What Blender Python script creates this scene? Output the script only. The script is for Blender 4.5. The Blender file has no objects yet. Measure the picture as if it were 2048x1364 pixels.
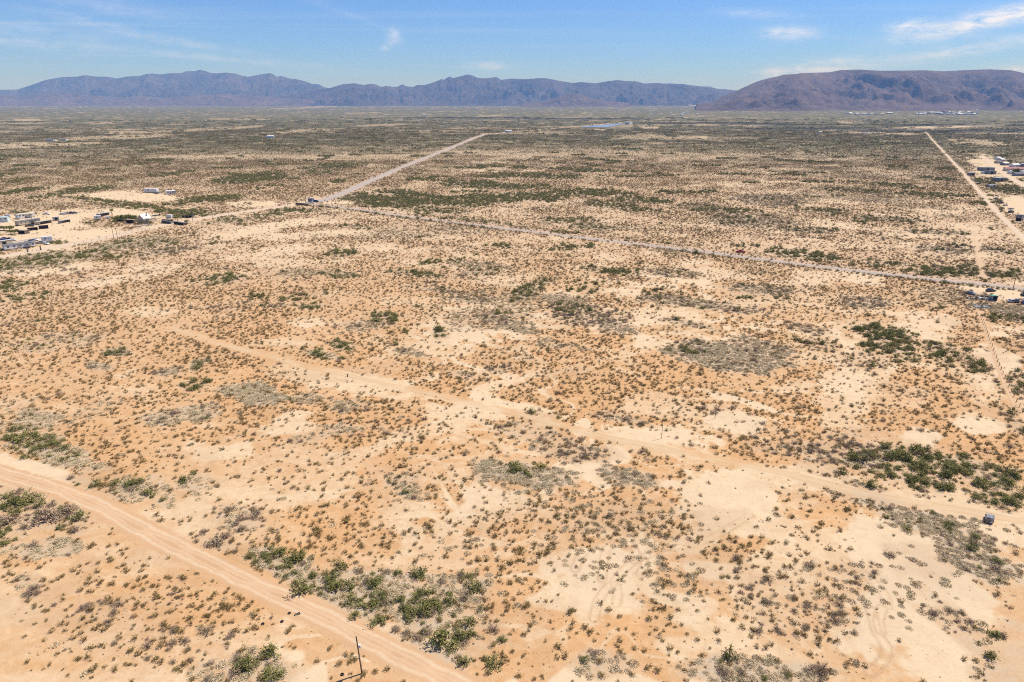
import bpy, math, random
import numpy as np
from mathutils import Vector, Matrix, Euler

R_ = math.radians
SC = bpy.context.scene
COL = SC.collection

# ------------------------------------------------------------------ camera
CAM_H = 85.0
FPX = 24.0 / 36.0 * 2048.0              # focal length in photo pixels
HORIZON = 203.0
PITCH = math.atan((682.0 - HORIZON) / FPX)
CP, SP = math.cos(PITCH), math.sin(PITCH)
cd = bpy.data.cameras.new('camera'); cam = bpy.data.objects.new('camera', cd); COL.objects.link(cam)
cd.lens = 24.0; cd.sensor_width = 36.0; cd.clip_start = 1.0; cd.clip_end = 120000.0
cam.location = (0, 0, CAM_H); cam.rotation_euler = (math.pi / 2 - PITCH, 0, 0)
SC.camera = cam

# ------------------------------------------------------------------ light
HAZE = 5.5e-5
SUN_EL = R_(58.0)
SUN_AZ = R_(64.0)                        # from +Y (view direction) towards +X
SUN_DIR = Vector((math.sin(SUN_AZ) * math.cos(SUN_EL), math.cos(SUN_AZ) * math.cos(SUN_EL), math.sin(SUN_EL)))
sd = bpy.data.lights.new('sun', 'SUN'); sun = bpy.data.objects.new('sun', sd); COL.objects.link(sun)
sd.energy = 5.0; sd.angle = R_(0.55); sd.color = (1.0, 0.955, 0.885)
sun.rotation_euler = SUN_DIR.to_track_quat('Z', 'Y').to_euler(); sun.location = (0, 0, 300)
SC.view_settings.view_transform = 'Standard'; SC.view_settings.look = 'None'
SC.view_settings.exposure = 0.20; SC.view_settings.gamma = 1.0
SC.view_settings.use_curve_mapping = False
SC.render.engine = 'CYCLES'
SC.cycles.max_bounces = 6; SC.cycles.diffuse_bounces = 2; SC.cycles.volume_bounces = 0
SC.cycles.transparent_max_bounces = 8
SC.cycles.use_denoising = False
SC.cycles.filter_width = 1.05


def nd(nt, typ, loc=None, **kw):
    n = nt.nodes.new(typ)
    for k, v in kw.items():
        setattr(n, k, v)
    return n


def math_node(nt, op, a, b=None, c=None, clamp=False):
    n = nt.nodes.new('ShaderNodeMath'); n.operation = op; n.use_clamp = clamp
    for i, v in enumerate((a, b, c)):
        if v is None: continue
        if isinstance(v, (int, float)): n.inputs[i].default_value = v
        else: nt.links.new(v, n.inputs[i])
    return n.outputs[0]


def mix_col(nt, f, a, b, mode='MIX'):
    n = nt.nodes.new('ShaderNodeMix'); n.data_type = 'RGBA'; n.blend_type = mode
    for idx, v in ((0, f), (6, a), (7, b)):
        if isinstance(v, (int, float)): n.inputs[idx].default_value = v
        elif isinstance(v, tuple): n.inputs[idx].default_value = v if len(v) == 4 else v + (1,)
        else: nt.links.new(v, n.inputs[idx])
    return n.outputs[2]


def px_angles(px, py):
    a = (px - 1024.0) / FPX; b = (682.0 - py) / FPX
    x, y, z = a, CP + b * SP, -SP + b * CP
    return math.atan2(x, y), math.atan2(z, math.hypot(x, y))


world = bpy.data.worlds.new('World'); SC.world = world; world.use_nodes = True
wt = world.node_tree; wt.nodes.clear()
w_out = nd(wt, 'ShaderNodeOutputWorld'); w_bg = nd(wt, 'ShaderNodeBackground')
sky = nd(wt, 'ShaderNodeTexSky', sky_type='NISHITA', sun_disc=False)
sky.sun_elevation = SUN_EL; sky.sun_rotation = SUN_AZ; sky.altitude = 1300.0
sky.air_density = 1.0; sky.dust_density = 0.1; sky.ozone_density = 3.0
tc = nd(wt, 'ShaderNodeTexCoord'); sep = nd(wt, 'ShaderNodeSeparateXYZ')
wt.links.new(tc.outputs['Generated'], sep.inputs[0])
dx, dy, dz = sep.outputs
az = math_node(wt, 'ARCTAN2', dx, dy)
el = math_node(wt, 'ARCSINE', dz)
# thin cirrus spread over the whole sky: noise on a flat layer high above
zc = math_node(wt, 'MAXIMUM', dz, 0.03)
comb = nd(wt, 'ShaderNodeCombineXYZ')
wt.links.new(math_node(wt, 'DIVIDE', dx, zc), comb.inputs[0]); wt.links.new(math_node(wt, 'DIVIDE', dy, zc), comb.inputs[1])
mp = nd(wt, 'ShaderNodeMapping'); mp.inputs['Rotation'].default_value = (0, 0, R_(38)); mp.inputs['Scale'].default_value = (0.16, 0.9, 1)
wt.links.new(comb.outputs[0], mp.inputs[0])
nz = nd(wt, 'ShaderNodeTexNoise'); nz.inputs['Scale'].default_value = 1.0; nz.inputs['Detail'].default_value = 7; nz.inputs['Roughness'].default_value = 0.58; nz.inputs['Distortion'].default_value = 0.6
wt.links.new(mp.outputs[0], nz.inputs['Vector'])
mr = nd(wt, 'ShaderNodeMapRange'); mr.inputs[1].default_value = 0.52; mr.inputs[2].default_value = 0.85; mr.inputs[3].default_value = 0.0; mr.inputs[4].default_value = 0.13
wt.links.new(nz.outputs[0], mr.inputs[0])
veil = mr.outputs[0]
# single clouds: (photo x, y, half width, half height, tilt, strength)
comb2 = nd(wt, 'ShaderNodeCombineXYZ')
wt.links.new(math_node(wt, 'MULTIPLY', az, 34.0), comb2.inputs[0]); wt.links.new(math_node(wt, 'MULTIPLY', el, 120.0), comb2.inputs[1])
nz2 = nd(wt, 'ShaderNodeTexNoise'); nz2.inputs['Scale'].default_value = 1.0; nz2.inputs['Detail'].default_value = 6; nz2.inputs['Roughness'].default_value = 0.6; nz2.inputs['Distortion'].default_value = 0.8
wt.links.new(comb2.outputs[0], nz2.inputs['Vector'])
CLOUDS = [(1985, 38, 105, 13, -11, 1.0), (1815, 53, 26, 9, -5, .75), (2040, 80, 34, 8, 0, .45), (1580, 67, 42, 10, 3, .6),
          (1635, 140, 45, 6, 0, .75), (1555, 145, 34, 8, 0, .5), (1830, 118, 90, 8, -7, .36), (1930, 100, 45, 7, -4, .3), (1680, 122, 60, 8, -2, .4), (2040, 142, 40, 10, 0, .5),
          (790, 72, 13, 11, 20, .38), (775, 92, 11, 6, -20, .36), (980, 132, 40, 7, 0, .35), (160, 40, 70, 7, 10, .3), (350, 82, 100, 6, 8, .42), (60, 60, 120, 14, 5, .22),
          (60, 88, 80, 8, 6, .3), (420, 115, 190, 6, 4, .3), (210, 10, 110, 12, 6, .25), (680, 22, 90, 6, 17, .12), (1520, 28, 60, 7, 5, .25), (1560, 165, 60, 8, -5, .4)]
cl_sum = None
for (cx, cy, hw, hh, tilt, st) in CLOUDS:
    a0, e0 = px_angles(cx, cy)
    if cx < 700: st *= 0.62
    u = math_node(wt, 'SUBTRACT', az, a0); v = math_node(wt, 'SUBTRACT', el, e0)
    ct, sn = math.cos(R_(-tilt)), math.sin(R_(-tilt))
    ur = math_node(wt, 'ADD', math_node(wt, 'MULTIPLY', u, ct * FPX / hw), math_node(wt, 'MULTIPLY', v, sn * FPX / hw))
    vr = math_node(wt, 'ADD', math_node(wt, 'MULTIPLY', v, ct * FPX / hh), math_node(wt, 'MULTIPLY', u, -sn * FPX / hh))
    d2 = math_node(wt, 'ADD', math_node(wt, 'MULTIPLY', ur, ur), math_node(wt, 'MULTIPLY', vr, vr))
    g = math_node(wt, 'MULTIPLY', math_node(wt, 'EXPONENT', math_node(wt, 'MULTIPLY', d2, -1.0)), st)
    cl_sum = g if cl_sum is None else math_node(wt, 'ADD', cl_sum, g)
mr2 = nd(wt, 'ShaderNodeMapRange'); mr2.inputs[1].default_value = 0.30; mr2.inputs[2].default_value = 0.68; mr2.inputs[3].default_value = 0.1; mr2.inputs[4].default_value = 1.35
wt.links.new(nz2.outputs[0], mr2.inputs[0])
cloud = math_node(wt, 'MULTIPLY', cl_sum, mr2.outputs[0])
cover = math_node(wt, 'MINIMUM', math_node(wt, 'ADD', cloud, veil), 0.9)
skyc = mix_col(wt, 1.0, sky.outputs[0], (0.56, 0.84, 1.38, 1), 'MULTIPLY')
skyfin = mix_col(wt, cover, skyc, (10.0, 10.3, 11.4, 1))
wt.links.new(skyfin, w_bg.inputs[0]); w_bg.inputs[1].default_value = 0.092
wt.links.new(w_bg.outputs[0], w_out.inputs[0])


# ------------------------------------------------------------------ survey: photo pixel <-> ground
def at(px, py, z=0.0):
    a = (px - 1024.0) / FPX; b = (682.0 - py) / FPX
    x, y, zz = a, CP + b * SP, -SP + b * CP
    t = (z - CAM_H) / zz
    return Vector((x * t, y * t, z))


def project(x, y, z=0.0):
    zr = z - CAM_H
    depth = y * CP - zr * SP
    up = y * SP + zr * CP
    depth = np.maximum(depth, 1e-3)
    return 1024.0 + FPX * x / depth, 682.0 - FPX * up / depth, depth


# ------------------------------------------------------------------ noise
def _hash(ix, iy, seed):
    h = (ix.astype(np.int64) * 374761393 + iy.astype(np.int64) * 668265263 + seed * 974634777) & 0xFFFFFFFF
    h = ((h ^ (h >> 13)) * 1274126177) & 0xFFFFFFFF
    return ((h ^ (h >> 16)) & 0xFFFFFF) / float(0xFFFFFF)


def vnoise(x, y, seed=0):
    xi = np.floor(x); yi = np.floor(y); fx = x - xi; fy = y - yi
    fx = fx * fx * fx * (fx * (fx * 6 - 15) + 10); fy = fy * fy * fy * (fy * (fy * 6 - 15) + 10)
    a = _hash(xi, yi, seed); b = _hash(xi + 1, yi, seed); c = _hash(xi, yi + 1, seed); d = _hash(xi + 1, yi + 1, seed)
    return (a + (b - a) * fx) * (1 - fy) + (c + (d - c) * fx) * fy


def fbm(x, y, seed=0, octv=4, gain=0.5):
    s = 0.0; amp = 1.0; tot = 0.0
    for i in range(octv):
        s = s + amp * vnoise(x * (1 << i) + 17.3 * i, y * (1 << i) - 9.1 * i, seed + i * 31); tot += amp; amp *= gain
    return s / tot


def sstep(e0, e1, x):
    t = np.clip((x - e0) / (e1 - e0), 0, 1); return t * t * (3 - 2 * t)


# ------------------------------------------------------------------ painted features, surveyed from the photograph
# bare pale sand: (px, py, rx, ry, tilt, strength)
BARE = [(60, 945, 120, 32, 12, 1), (1215, 1135, 95, 70, -15, .95), (1140, 1200, 75, 22, -5, .8), (1420, 975, 95, 40, 10, .8), (1475, 1035, 80, 38, 25, .75),
        (1380, 1085, 60, 26, -20, .6), (1475, 845, 58, 20, 16, 1), (1340, 872, 85, 20, 6, .75), (1280, 890, 70, 22, 5, .4), (1845, 1190, 150, 135, 30, 1.0), (1900, 1320, 110, 60, 20, .9),
        (1640, 1095, 130, 45, 10, .55), (1560, 1130, 80, 45, 0, .6), (1690, 790, 45, 60, 15, .85), (1660, 715, 70, 14, 0, .7), (1770, 735, 20, 22, 0, .7), (1850, 880, 42, 20, 10, .9), (1790, 800, 50, 22, 0, .5),
        (1960, 850, 80, 20, 8, .85), (1885, 647, 65, 24, -8, .85), (2005, 715, 60, 70, 20, .85), (1880, 1000, 190, 30, 10, .65), (2020, 1040, 60, 40, 12, .7), (1620, 960, 130, 26, 10, .6),
        (1010, 765, 70, 10, -12, .7), (1065, 745, 40, 10, -10, .7), (790, 880, 150, 16, -16, .75), (670, 950, 55, 25, -30, .6), (515, 985, 50, 16, 0, .7), (650, 985, 40, 12, -5, .7),
        (975, 1010, 65, 32, -8, .8), (890, 1090, 30, 30, -30, .5), (600, 745, 90, 22, 6, .6), (700, 765, 150, 24, 6, .6), (580, 850, 70, 30, -10, .6), (430, 905, 90, 26, -5, .65), (250, 750, 36, 9, -12, .85),
        (230, 560, 90, 9, -8, .8), (60, 540, 130, 10, -5, .85), (320, 535, 60, 8, 0, .6), (1300, 570, 60, 8, 0, .6), (1560, 600, 110, 22, -5, .5), (1720, 560, 60, 14, 5, .7),
        (1640, 560, 60, 16, 0, .6), (1330, 640, 70, 20, 0, .5), (1450, 545, 60, 9, 0, .6), (880, 528, 70, 8, 3, .8), (790, 605, 60, 14, 0, .45), (610, 645, 50, 10, 0, .8), (560, 500, 60, 8, -6, .6),
        (900, 620, 90, 16, 0, .4), (840, 700, 120, 22, 5, .45), (820, 470, 130, 7, 3, .5), (620, 470, 120, 8, -4, .7), (540, 455, 90, 10, -8, .75), (470, 470, 70, 10, -8, .6),
        (170, 472, 75, 13, -5, 1), (262, 428, 60, 9, 6, 1), (270, 392, 85, 10, 2, 1), (80, 447, 110, 22, -4, .85), (150, 430, 60, 10, -4, .8), (500, 408, 60, 6, 0, .9), (340, 440, 60, 9, -5, .5), (20, 480, 90, 12, -4, .8),
        (130, 492, 70, 8, -8, .9), (1975, 325, 45, 14, 10, 1), (2005, 350, 60, 16, 8, .85), (2036, 412, 34, 20, 10, 1), (2010, 582, 60, 14, 5, .95), (1985, 400, 20, 20, 50, .7),
        (1935, 470, 45, 8, 5, .6), (1820, 470, 60, 7, 3, .6), (1700, 490, 80, 7, 3, .5), (1940, 500, 25, 20, 0, .6), (665, 404, 45, 7, 3, 1), (1200, 440, 60, 6, 3, .55), (1380, 450, 60, 6, 3, .5), (1430, 415, 60, 6, 3, .5),
        (1000, 340, 90, 4, 0, .6), (980, 325, 60, 3, 0, .6), (1500, 370, 60, 5, 2, .5), (1620, 400, 90, 6, 2, .5), (1590, 340, 70, 4, 2, .5), (1800, 350, 80, 6, 4, .5), (1870, 420, 60, 7, 4, .5), (1780, 400, 90, 6, 3, .5), (1650, 450, 90, 7, 3, .55),
        (60, 290, 140, 6, -2, .75), (230, 275, 120, 5, -2, .7), (420, 258, 140, 3, -3, .6), (60, 240, 30, 2, 0, .7), (250, 265, 60, 3, 0, .7), (600, 262, 90, 3, -3, .65), (760, 250, 60, 2.2, -2, .6), (200, 246, 40, 2, 0, .5),
        (1700, 245, 30, 3, 3, .7), (1880, 254, 130, 2.5, -2, .9), (1780, 267, 80, 3, 2, .7), (1960, 285, 60, 6, 3, .7), (1400, 275, 30, 2.5, 0, .8), (1370, 262, 20, 2, 0, .6), (1100, 268, 60, 2, 0, .5), (1200, 259, 14, 1.5, 0, .9), (1303, 254, 20, 2, 0, .8), (1300, 257, 16, 2, 0, .7),
        (470, 238, 60, 1.5, 0, .6), (330, 207, 30, 1.0, 0, 1), (190, 207, 60, 1.0, 0, .8), (540, 205.6, 30, .9, -3, .8), (665, 212, 60, 1.0, -2, .6), (600, 216, 70, .9, -2, .5), (730, 226, 40, 1.2, -2, .5), (985, 231, 40, 1.5, -4, .6), (1110, 235, 50, 1.5, 0, .5)]
# lots scraped clear of scrub
LOTS = [(265, 393, 92, 9, 2), (172, 471, 78, 11, -4), (262, 428.5, 58, 7.5, 6), (75, 446, 90, 16, -4), (60, 478, 90, 9, -6), (2036, 413, 34, 17, 8), (1985, 330, 50, 10, 8), (2012, 583, 50, 8, 4)]
# thickets: (px, py, rx, ry, tilt, green, grey, purple)
THICK = [(65, 893, 62, 26, 10, 1, .3, 0), (150, 920, 85, 22, 8, .2, .9, .1), (100, 1022, 115, 38, 8, .55, .15, .8), (20, 1060, 50, 40, 0, .7, .2, .3), (175, 970, 40, 20, 20, .5, .2, .1), (290, 985, 75, 38, 10, .5, .7, .1), (310, 960, 30, 18, 0, .3, .3, .4), (400, 965, 50, 28, -10, .4, .5, .2),
         (480, 1040, 60, 34, 10, .05, .35, .8), (430, 1085, 45, 20, 10, .15, .2, .9), (340, 1105, 45, 12, 25, 0, .2, .7), (600, 1150, 95, 26, 25, .85, .7, .15), (700, 1190, 95, 40, 25, .8, .7, .2), (800, 1200, 100, 45, 25, .75, .65, .3), (900, 1180, 75, 36, 15, .4, .7, .25), (890, 1285, 80, 62, 20, 1.0, .4, .35), (830, 1275, 60, 30, 20, .4, .3, .3), (930, 1250, 50, 60, 0, .3, .3, .3),
         (1835, 932, 100, 34, 3, 1.2, .2, .05), (1975, 955, 85, 34, 25, 1.1, .3, .1), (1700, 905, 90, 28, 10, .1, .3, .7), (1570, 895, 70, 22, 8, .05, .2, .8), (1800, 680, 66, 34, 12, 1.2, .1, .2), (1880, 700, 62, 24, 18, .95, .2, .2), (1940, 725, 40, 16, 20, .6, .2, .2), (1870, 1060, 120, 24, 25, .35, 1, .15), (1960, 1130, 75, 34, 35, .3, .9, .3), (1930, 1260, 90, 30, 35, .1, .3, .6), (2020, 1300, 60, 60, 35, .25, .3, .5),
         (1700, 990, 55, 12, 15, .0, .5, .5), (520, 792, 58, 24, 8, .12, 1.2, .1), (400, 828, 60, 20, -4, .2, .8, .3), (330, 840, 40, 15, 0, .1, .7, .2), (80, 840, 60, 18, -8, .15, .8, .1), (620, 800, 50, 14, 0, .15, .6, .2), (700, 815, 50, 14, -5, .15, .5, .25), (690, 860, 60, 16, -5, .1, .6, .2), (600, 880, 60, 14, -10, .1, .3, .2),
         (1075, 955, 90, 20, 8, .1, 1.3, .1), (1250, 955, 60, 22, 8, .08, 1.0, .2), (1150, 900, 70, 22, 8, .05, .3, .6), (1070, 860, 60, 22, 8, .1, .2, .4), (1045, 930, 28, 14, 0, .9, .1, 0), (820, 975, 35, 30, 40, .3, .6, .15), (790, 960, 20, 12, 0, .1, .6, .1), (760, 940, 40, 14, 0, .1, .2, .2),
         (1440, 708, 90, 26, 10, .1, 1.0, .25), (1520, 690, 60, 14, 10, .1, .7, .2), (1380, 690, 36, 18, 0, .3, .4, .5), (1170, 632, 75, 20, 10, .25, .25, 1), (1140, 612, 40, 8, 0, .5, .2, .3), (1375, 602, 95, 10, 5, .3, .6, .4), (1240, 660, 50, 10, 5, .05, .6, .4), (1030, 655, 50, 16, 10, .05, .9, .2), (1090, 690, 60, 12, 5, .1, .7, .2), (1390, 650, 70, 7, 10, .4, .4, .3), (1490, 620, 60, 8, 5, .15, .4, .5), (1730, 600, 50, 12, 5, .1, .5, .5), (1610, 655, 50, 8, 12, .1, .3, .4), (1640, 690, 40, 10, 15, .5, .2, .2), (1530, 580, 60, 8, 5, .2, .5, .3),
         (440, 560, 40, 9, -5, .8, .2, .4), (20, 572, 30, 10, -5, .9, .1, 0), (640, 708, 40, 10, 12, .9, .5, .1), (690, 692, 26, 11, 10, 1.1, .2, .1), (775, 634, 28, 10, 8, 1.1, .1, .1), (880, 671, 24, 10, 5, 1, .3, 0), (830, 708, 40, 9, 12, .1, .7, .2), (735, 650, 45, 10, -5, .1, .4, .2), (240, 706, 30, 10, 5, .6, .6, .1), (200, 733, 35, 9, 5, .05, .8, .4), (390, 728, 30, 12, -20, .6, .5, .1), (345, 742, 45, 12, -15, .05, .7, .5), (385, 770, 30, 9, 0, .8, .1, 0), (80, 690, 40, 10, 0, .3, .2, .2), (150, 680, 60, 14, 0, .15, .3, .2), (680, 508, 42, 8, -5, .8, .3, 0), (590, 545, 50, 8, 0, .2, .4, .1), (690, 548, 30, 7, 0, .4, .3, 0), (820, 547, 60, 6, 5, .7, .2, .2), (870, 578, 60, 8, 5, .3, .4, .4), (950, 598, 50, 8, 5, .1, .7, .3), (980, 545, 40, 9, 0, .3, .4, .3), (960, 530, 60, 7, 5, .2, .5, .1), (1060, 580, 45, 12, -22, .8, .4, .1), (1130, 600, 60, 12, 5, .05, .8, .1), (1230, 543, 50, 8, 4, .7, .2, .1), (1330, 548, 60, 10, 5, .2, .4, .3), (620, 612, 40, 6, 0, .6, .2, .2), (540, 612, 40, 7, 0, .2, .3, .3), (990, 640, 50, 14, 8, .1, .6, .4), (1000, 740, 40, 14, 5, .1, .4, .5), (930, 750, 50, 12, 5, .3, .3, .4), (1085, 832, 42, 9, 8, .8, .0, 0), (1240, 835, 50, 10, 10, .15, .3, .5), (1730, 725, 40, 16, 10, .2, .1, .2), (920, 1180, 30, 30, 0, .2, .7, .1),
         (760, 402, 80, 12, 6, 1, .4, .1), (870, 402, 110, 10, 2, .9, .5, .1), (820, 388, 60, 6, 5, .9, .3, 0), (960, 398, 110, 9, -2, .9, .4, 0), (1080, 392, 90, 9, -4, .9, .3, 0), (1000, 373, 110, 6, 2, .7, .3, 0), (1200, 385, 70, 7, 3, .9, .3, .1), (1290, 400, 60, 6, 3, .9, .3, .1), (1220, 408, 50, 7, 3, .6, .4, .1), (1280, 420, 50, 6, 3, .6, .3, .1), (1180, 452, 60, 8, 5, .4, .6, .1), (1130, 440, 50, 6, 0, .6, .3, .1), (860, 420, 90, 7, 5, .6, .5, 0), (940, 440, 60, 5, 5, .4, .5, 0),
         (1080, 352, 100, 6, 2, .7, .2, .1), (1170, 340, 80, 4, 2, .7, .2, .1), (950, 365, 80, 4, 2, .7, .2, .1), (1000, 352, 50, 4, 0, .8, .2, .1), (500, 356, 80, 9, -6, .9, .3, .1), (440, 396, 55, 6, -3, 1, .2, .1), (390, 400, 50, 5, 0, .8, .2, 0), (670, 332, 70, 6, -5, .6, .5, .1), (640, 345, 50, 4, -5, .4, .6, 0), (170, 380, 60, 6, -6, .9, .3, .1), (90, 392, 60, 4, -6, .5, .3, .1), (230, 408, 90, 5, 8, .9, .2, 0), (330, 420, 80, 5, 10, .9, .2, 0), (390, 425, 60, 6, 5, .9, .2, 0), (60, 430, 30, 4, 5, .6, .2, 0), (250, 438, 32, 7, 0, 1.1, .1, 0), (130, 483, 55, 7, 5, .9, .5, 0), (90, 520, 120, 14, -6, .6, .9, .1), (250, 488, 70, 10, -8, .3, 1, .1), (350, 500, 70, 8, -6, .2, .6, .6), (300, 487, 50, 8, -8, .3, .9, .1), (20, 460, 22, 5, 0, .9, .2, 0), (470, 440, 60, 6, -5, .4, .6, 0), (540, 430, 40, 5, -5, .8, .4, 0), (600, 421, 60, 4, 0, .9, .3, 0),
         (1590, 507, 50, 8, 5, .9, .3, .1), (1650, 516, 40, 8, 5, 1, .3, .1), (1770, 527, 60, 8, 5, .6, .4, .1), (1880, 543, 80, 10, 5, 1, .3, .1), (1930, 535, 40, 9, 5, .6, .3, .1), (2010, 548, 50, 8, 3, 1.0, .2, .1), (1980, 612, 60, 8, 5, .2, .9, .2), (2020, 618, 50, 12, 5, .1, 1.1, .0), (2000, 636, 70, 7, 5, .8, .3, .1), (1975, 642, 22, 5, 10, .9, .1, 0), (1890, 500, 60, 8, 5, .2, .6, .4), (1880, 465, 80, 6, 3, .3, .5, .2), (1990, 500, 60, 6, 5, .3, .4, .3), (1800, 440, 90, 6, 3, .4, .4, .2), (1600, 460, 60, 7, 5, .3, .5, .3), (1500, 440, 90, 16, 5, .3, .6, .4), (1420, 415, 60, 10, 5, .3, .6, .3), (1540, 400, 70, 12, 3, .2, .6, .4), (1640, 420, 60, 6, 3, .5, .4, .1), (1700, 380, 80, 5, 3, .5, .4, .1), (1850, 390, 80, 5, 3, .6, .3, .1), (1780, 370, 70, 4, 3, .6, .3, .1), (2020, 380, 40, 9, 4, .8, .2, .1), (2010, 360, 40, 4, 3, .7, .3, .1), (1990, 405, 30, 4, 3, .5, .3, .1), (2030, 770, 30, 30, 30, .6, .2, .3), (2040, 850, 25, 40, 0, .5, .2, .3), (1200, 1330, 60, 22, 0, .3, .5, .1), (1440, 1345, 100, 24, 0, .2, .8, .4), (1600, 1345, 80, 22, -5, .3, .6, .3), (520, 1340, 60, 26, 0, .5, .6, .2), (430, 1345, 40, 20, 0, .3, .4, .3), (60, 1160, 35, 16, 0, .1, .4, .5), (90, 1095, 70, 18, 0, .2, .7, .3), (60, 1185, 30, 12, -20, .1, .2, .7)]


# evenly strewn creosote on orange sand: (px, py, rx, ry, tilt, strength)
DENSE = [(230, 1210, 280, 100, 8, 1), (150, 1325, 220, 50, 0, .9), (620, 1075, 240, 70, 10, 1), (880, 1130, 150, 60, 0, .9), (1060, 1065, 100, 55, 0, .8), (1250, 1275, 200, 50, 0, .85), (1050, 1280, 120, 60, 0, .8), (330, 720, 330, 70, 0, .9), (120, 640, 180, 60, 0, 1),
         (900, 900, 160, 50, 0, .8), (1250, 760, 220, 60, 5, .9), (1600, 1050, 90, 30, 0, .3), (1470, 1215, 90, 40, 0, .35), (560, 950, 150, 45, 0, .8), (450, 600, 320, 55, 0, 1), (720, 560, 260, 50, 0, .9), (1150, 720, 200, 50, 0, .9), (1650, 840, 90, 50, 0, .7), (1850, 800, 120, 50, 0, .8), (1560, 740, 110, 40, 0, .7), (1350, 480, 300, 40, 5, .6), (1050, 520, 250, 40, 0, .7), (1620, 620, 200, 40, 5, .7), (760, 920, 120, 60, -15, .7)]


def blob_dist(u, v, b):
    cx, cy, rx, ry, tilt = b[:5]
    c, s = math.cos(R_(tilt)), math.sin(R_(tilt))
    du = u - cx; dv = v - cy
    return np.hypot((du * c + dv * s) / rx, (-du * s + dv * c) / ry)


# ------------------------------------------------------------------ roads (surveyed polylines, width in metres)
ROADS = {
    'near': ([(-260, 850), (-120, 900), (0, 945), (110, 977), (200, 1013), (270, 1052), (370, 1102), (480, 1157), (590, 1206), (700, 1260), (790, 1308), (880, 1352), (960, 1394), (1060, 1445), (1250, 1540)], 5.6),
    'track': ([(345, 655), (420, 682), (520, 708), (620, 735), (700, 752), (800, 775), (900, 797), (1000, 820), (1100, 845), (1200, 872), (1300, 892), (1400, 912), (1500, 932), (1600, 955), (1720, 985), (1850, 1008), (1960, 1028), (2100, 1052), (2300, 1080)], 5.0),
    'paved': ([(598, 409), (650, 412), (720, 420), (830, 436), (1000, 456), (1200, 480), (1400, 503.5), (1600, 529), (1800, 552), (2048, 578), (2400, 612)], 6.4),
    'highway': ([(600, 408), (640, 402), (664, 395), (720, 371), (800, 336), (870, 308.5), (920, 288), (946, 277), (972, 268)], 11.0),
    'highway_far': ([(972, 268), (1024, 264), (1140, 254), (1250, 244), (1330, 238), (1410, 232.5)], 9.0),
    'frontage': ([(-200, 552), (0, 514), (100, 496), (200, 478), (300, 455), (400, 437), (500, 422), (600, 408)], 12.0),
    'east': ([(1850, 263), (1870, 285), (1895, 312), (1930, 350), (1960, 385), (2000, 430), (2030, 460), (2075, 505), (2150, 580)], 6.0),
    'lane': ([(1950, 455), (1951, 475), (1954, 500), (1960, 530), (1966, 556)], 3.0),
    'fence_track': ([(1958, 622), (1972, 662), (1996, 730), (2014, 775), (2040, 825), (2080, 900)], 2.6),
    'settlement': ([(1963, 312), (1985, 330), (2020, 355), (2060, 378)], 10.0),
    'yard_track': ([(180, 401), (260, 414), (330, 424)], 4.0),
}


def poly_world(key):
    return [at(p[0], p[1]) for p in ROADS[key][0]]


def smooth_line(pts, step):
    """Catmull-Rom through the ground points, resampled every step metres."""
    P = [Vector(p) for p in pts]
    P = [P[0] * 2 - P[1]] + P + [P[-1] * 2 - P[-2]]
    out = []
    for i in range(1, len(P) - 2):
        n = max(2, int((P[i + 1] - P[i]).length / step))
        for k in range(n):
            t = k / n
            out.append(0.5 * ((2 * P[i]) + (P[i + 1] - P[i - 1]) * t + (2 * P[i - 1] - 5 * P[i] + 4 * P[i + 1] - P[i + 2]) * t * t + (3 * P[i] - P[i - 1] - 3 * P[i + 1] + P[i + 2]) * t ** 3))
    out.append(P[-2])
    return out


def seg_dist(x, y, pts):
    best = np.full(x.shape, 1e9)
    for a, b in zip(pts[:-1], pts[1:]):
        ex, ey = b[0] - a[0], b[1] - a[1]; L2 = ex * ex + ey * ey + 1e-9
        t = np.clip(((x - a[0]) * ex + (y - a[1]) * ey) / L2, 0, 1)
        best = np.minimum(best, np.hypot(x - a[0] - t * ex, y - a[1] - t * ey))
    return best


ROAD_LINES = {}
for _k in ROADS:
    if _k in ('near', 'track'):
        ROAD_LINES[_k] = [(p.x, p.y) for p in smooth_line(poly_world(_k), 22.0)]
    else:
        ROAD_LINES[_k] = [(p.x, p.y) for p in poly_world(_k)]


def road_fields(x, y):
    """(clear, far): 0 on a road and 1 away from every road; metres beyond the nearest road edge."""
    m = np.ones(x.shape); far = np.full(x.shape, 1e9)
    jit = (vnoise(x * 0.35, y * 0.35, 77) - 0.5) * 1.2
    for k, pts in ROAD_LINES.items():
        w = ROADS[k][1] * 0.5
        d = seg_dist(x, y, pts)
        far = np.minimum(far, d - w)
        if k == 'track':
            m = np.minimum(m, np.maximum(sstep(w * 0.75, w * 1.3, d + jit), 0.03))
        else:
            m = np.minimum(m, sstep(w * 1.0, w * 1.25, d + jit))
    return m, far


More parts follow.
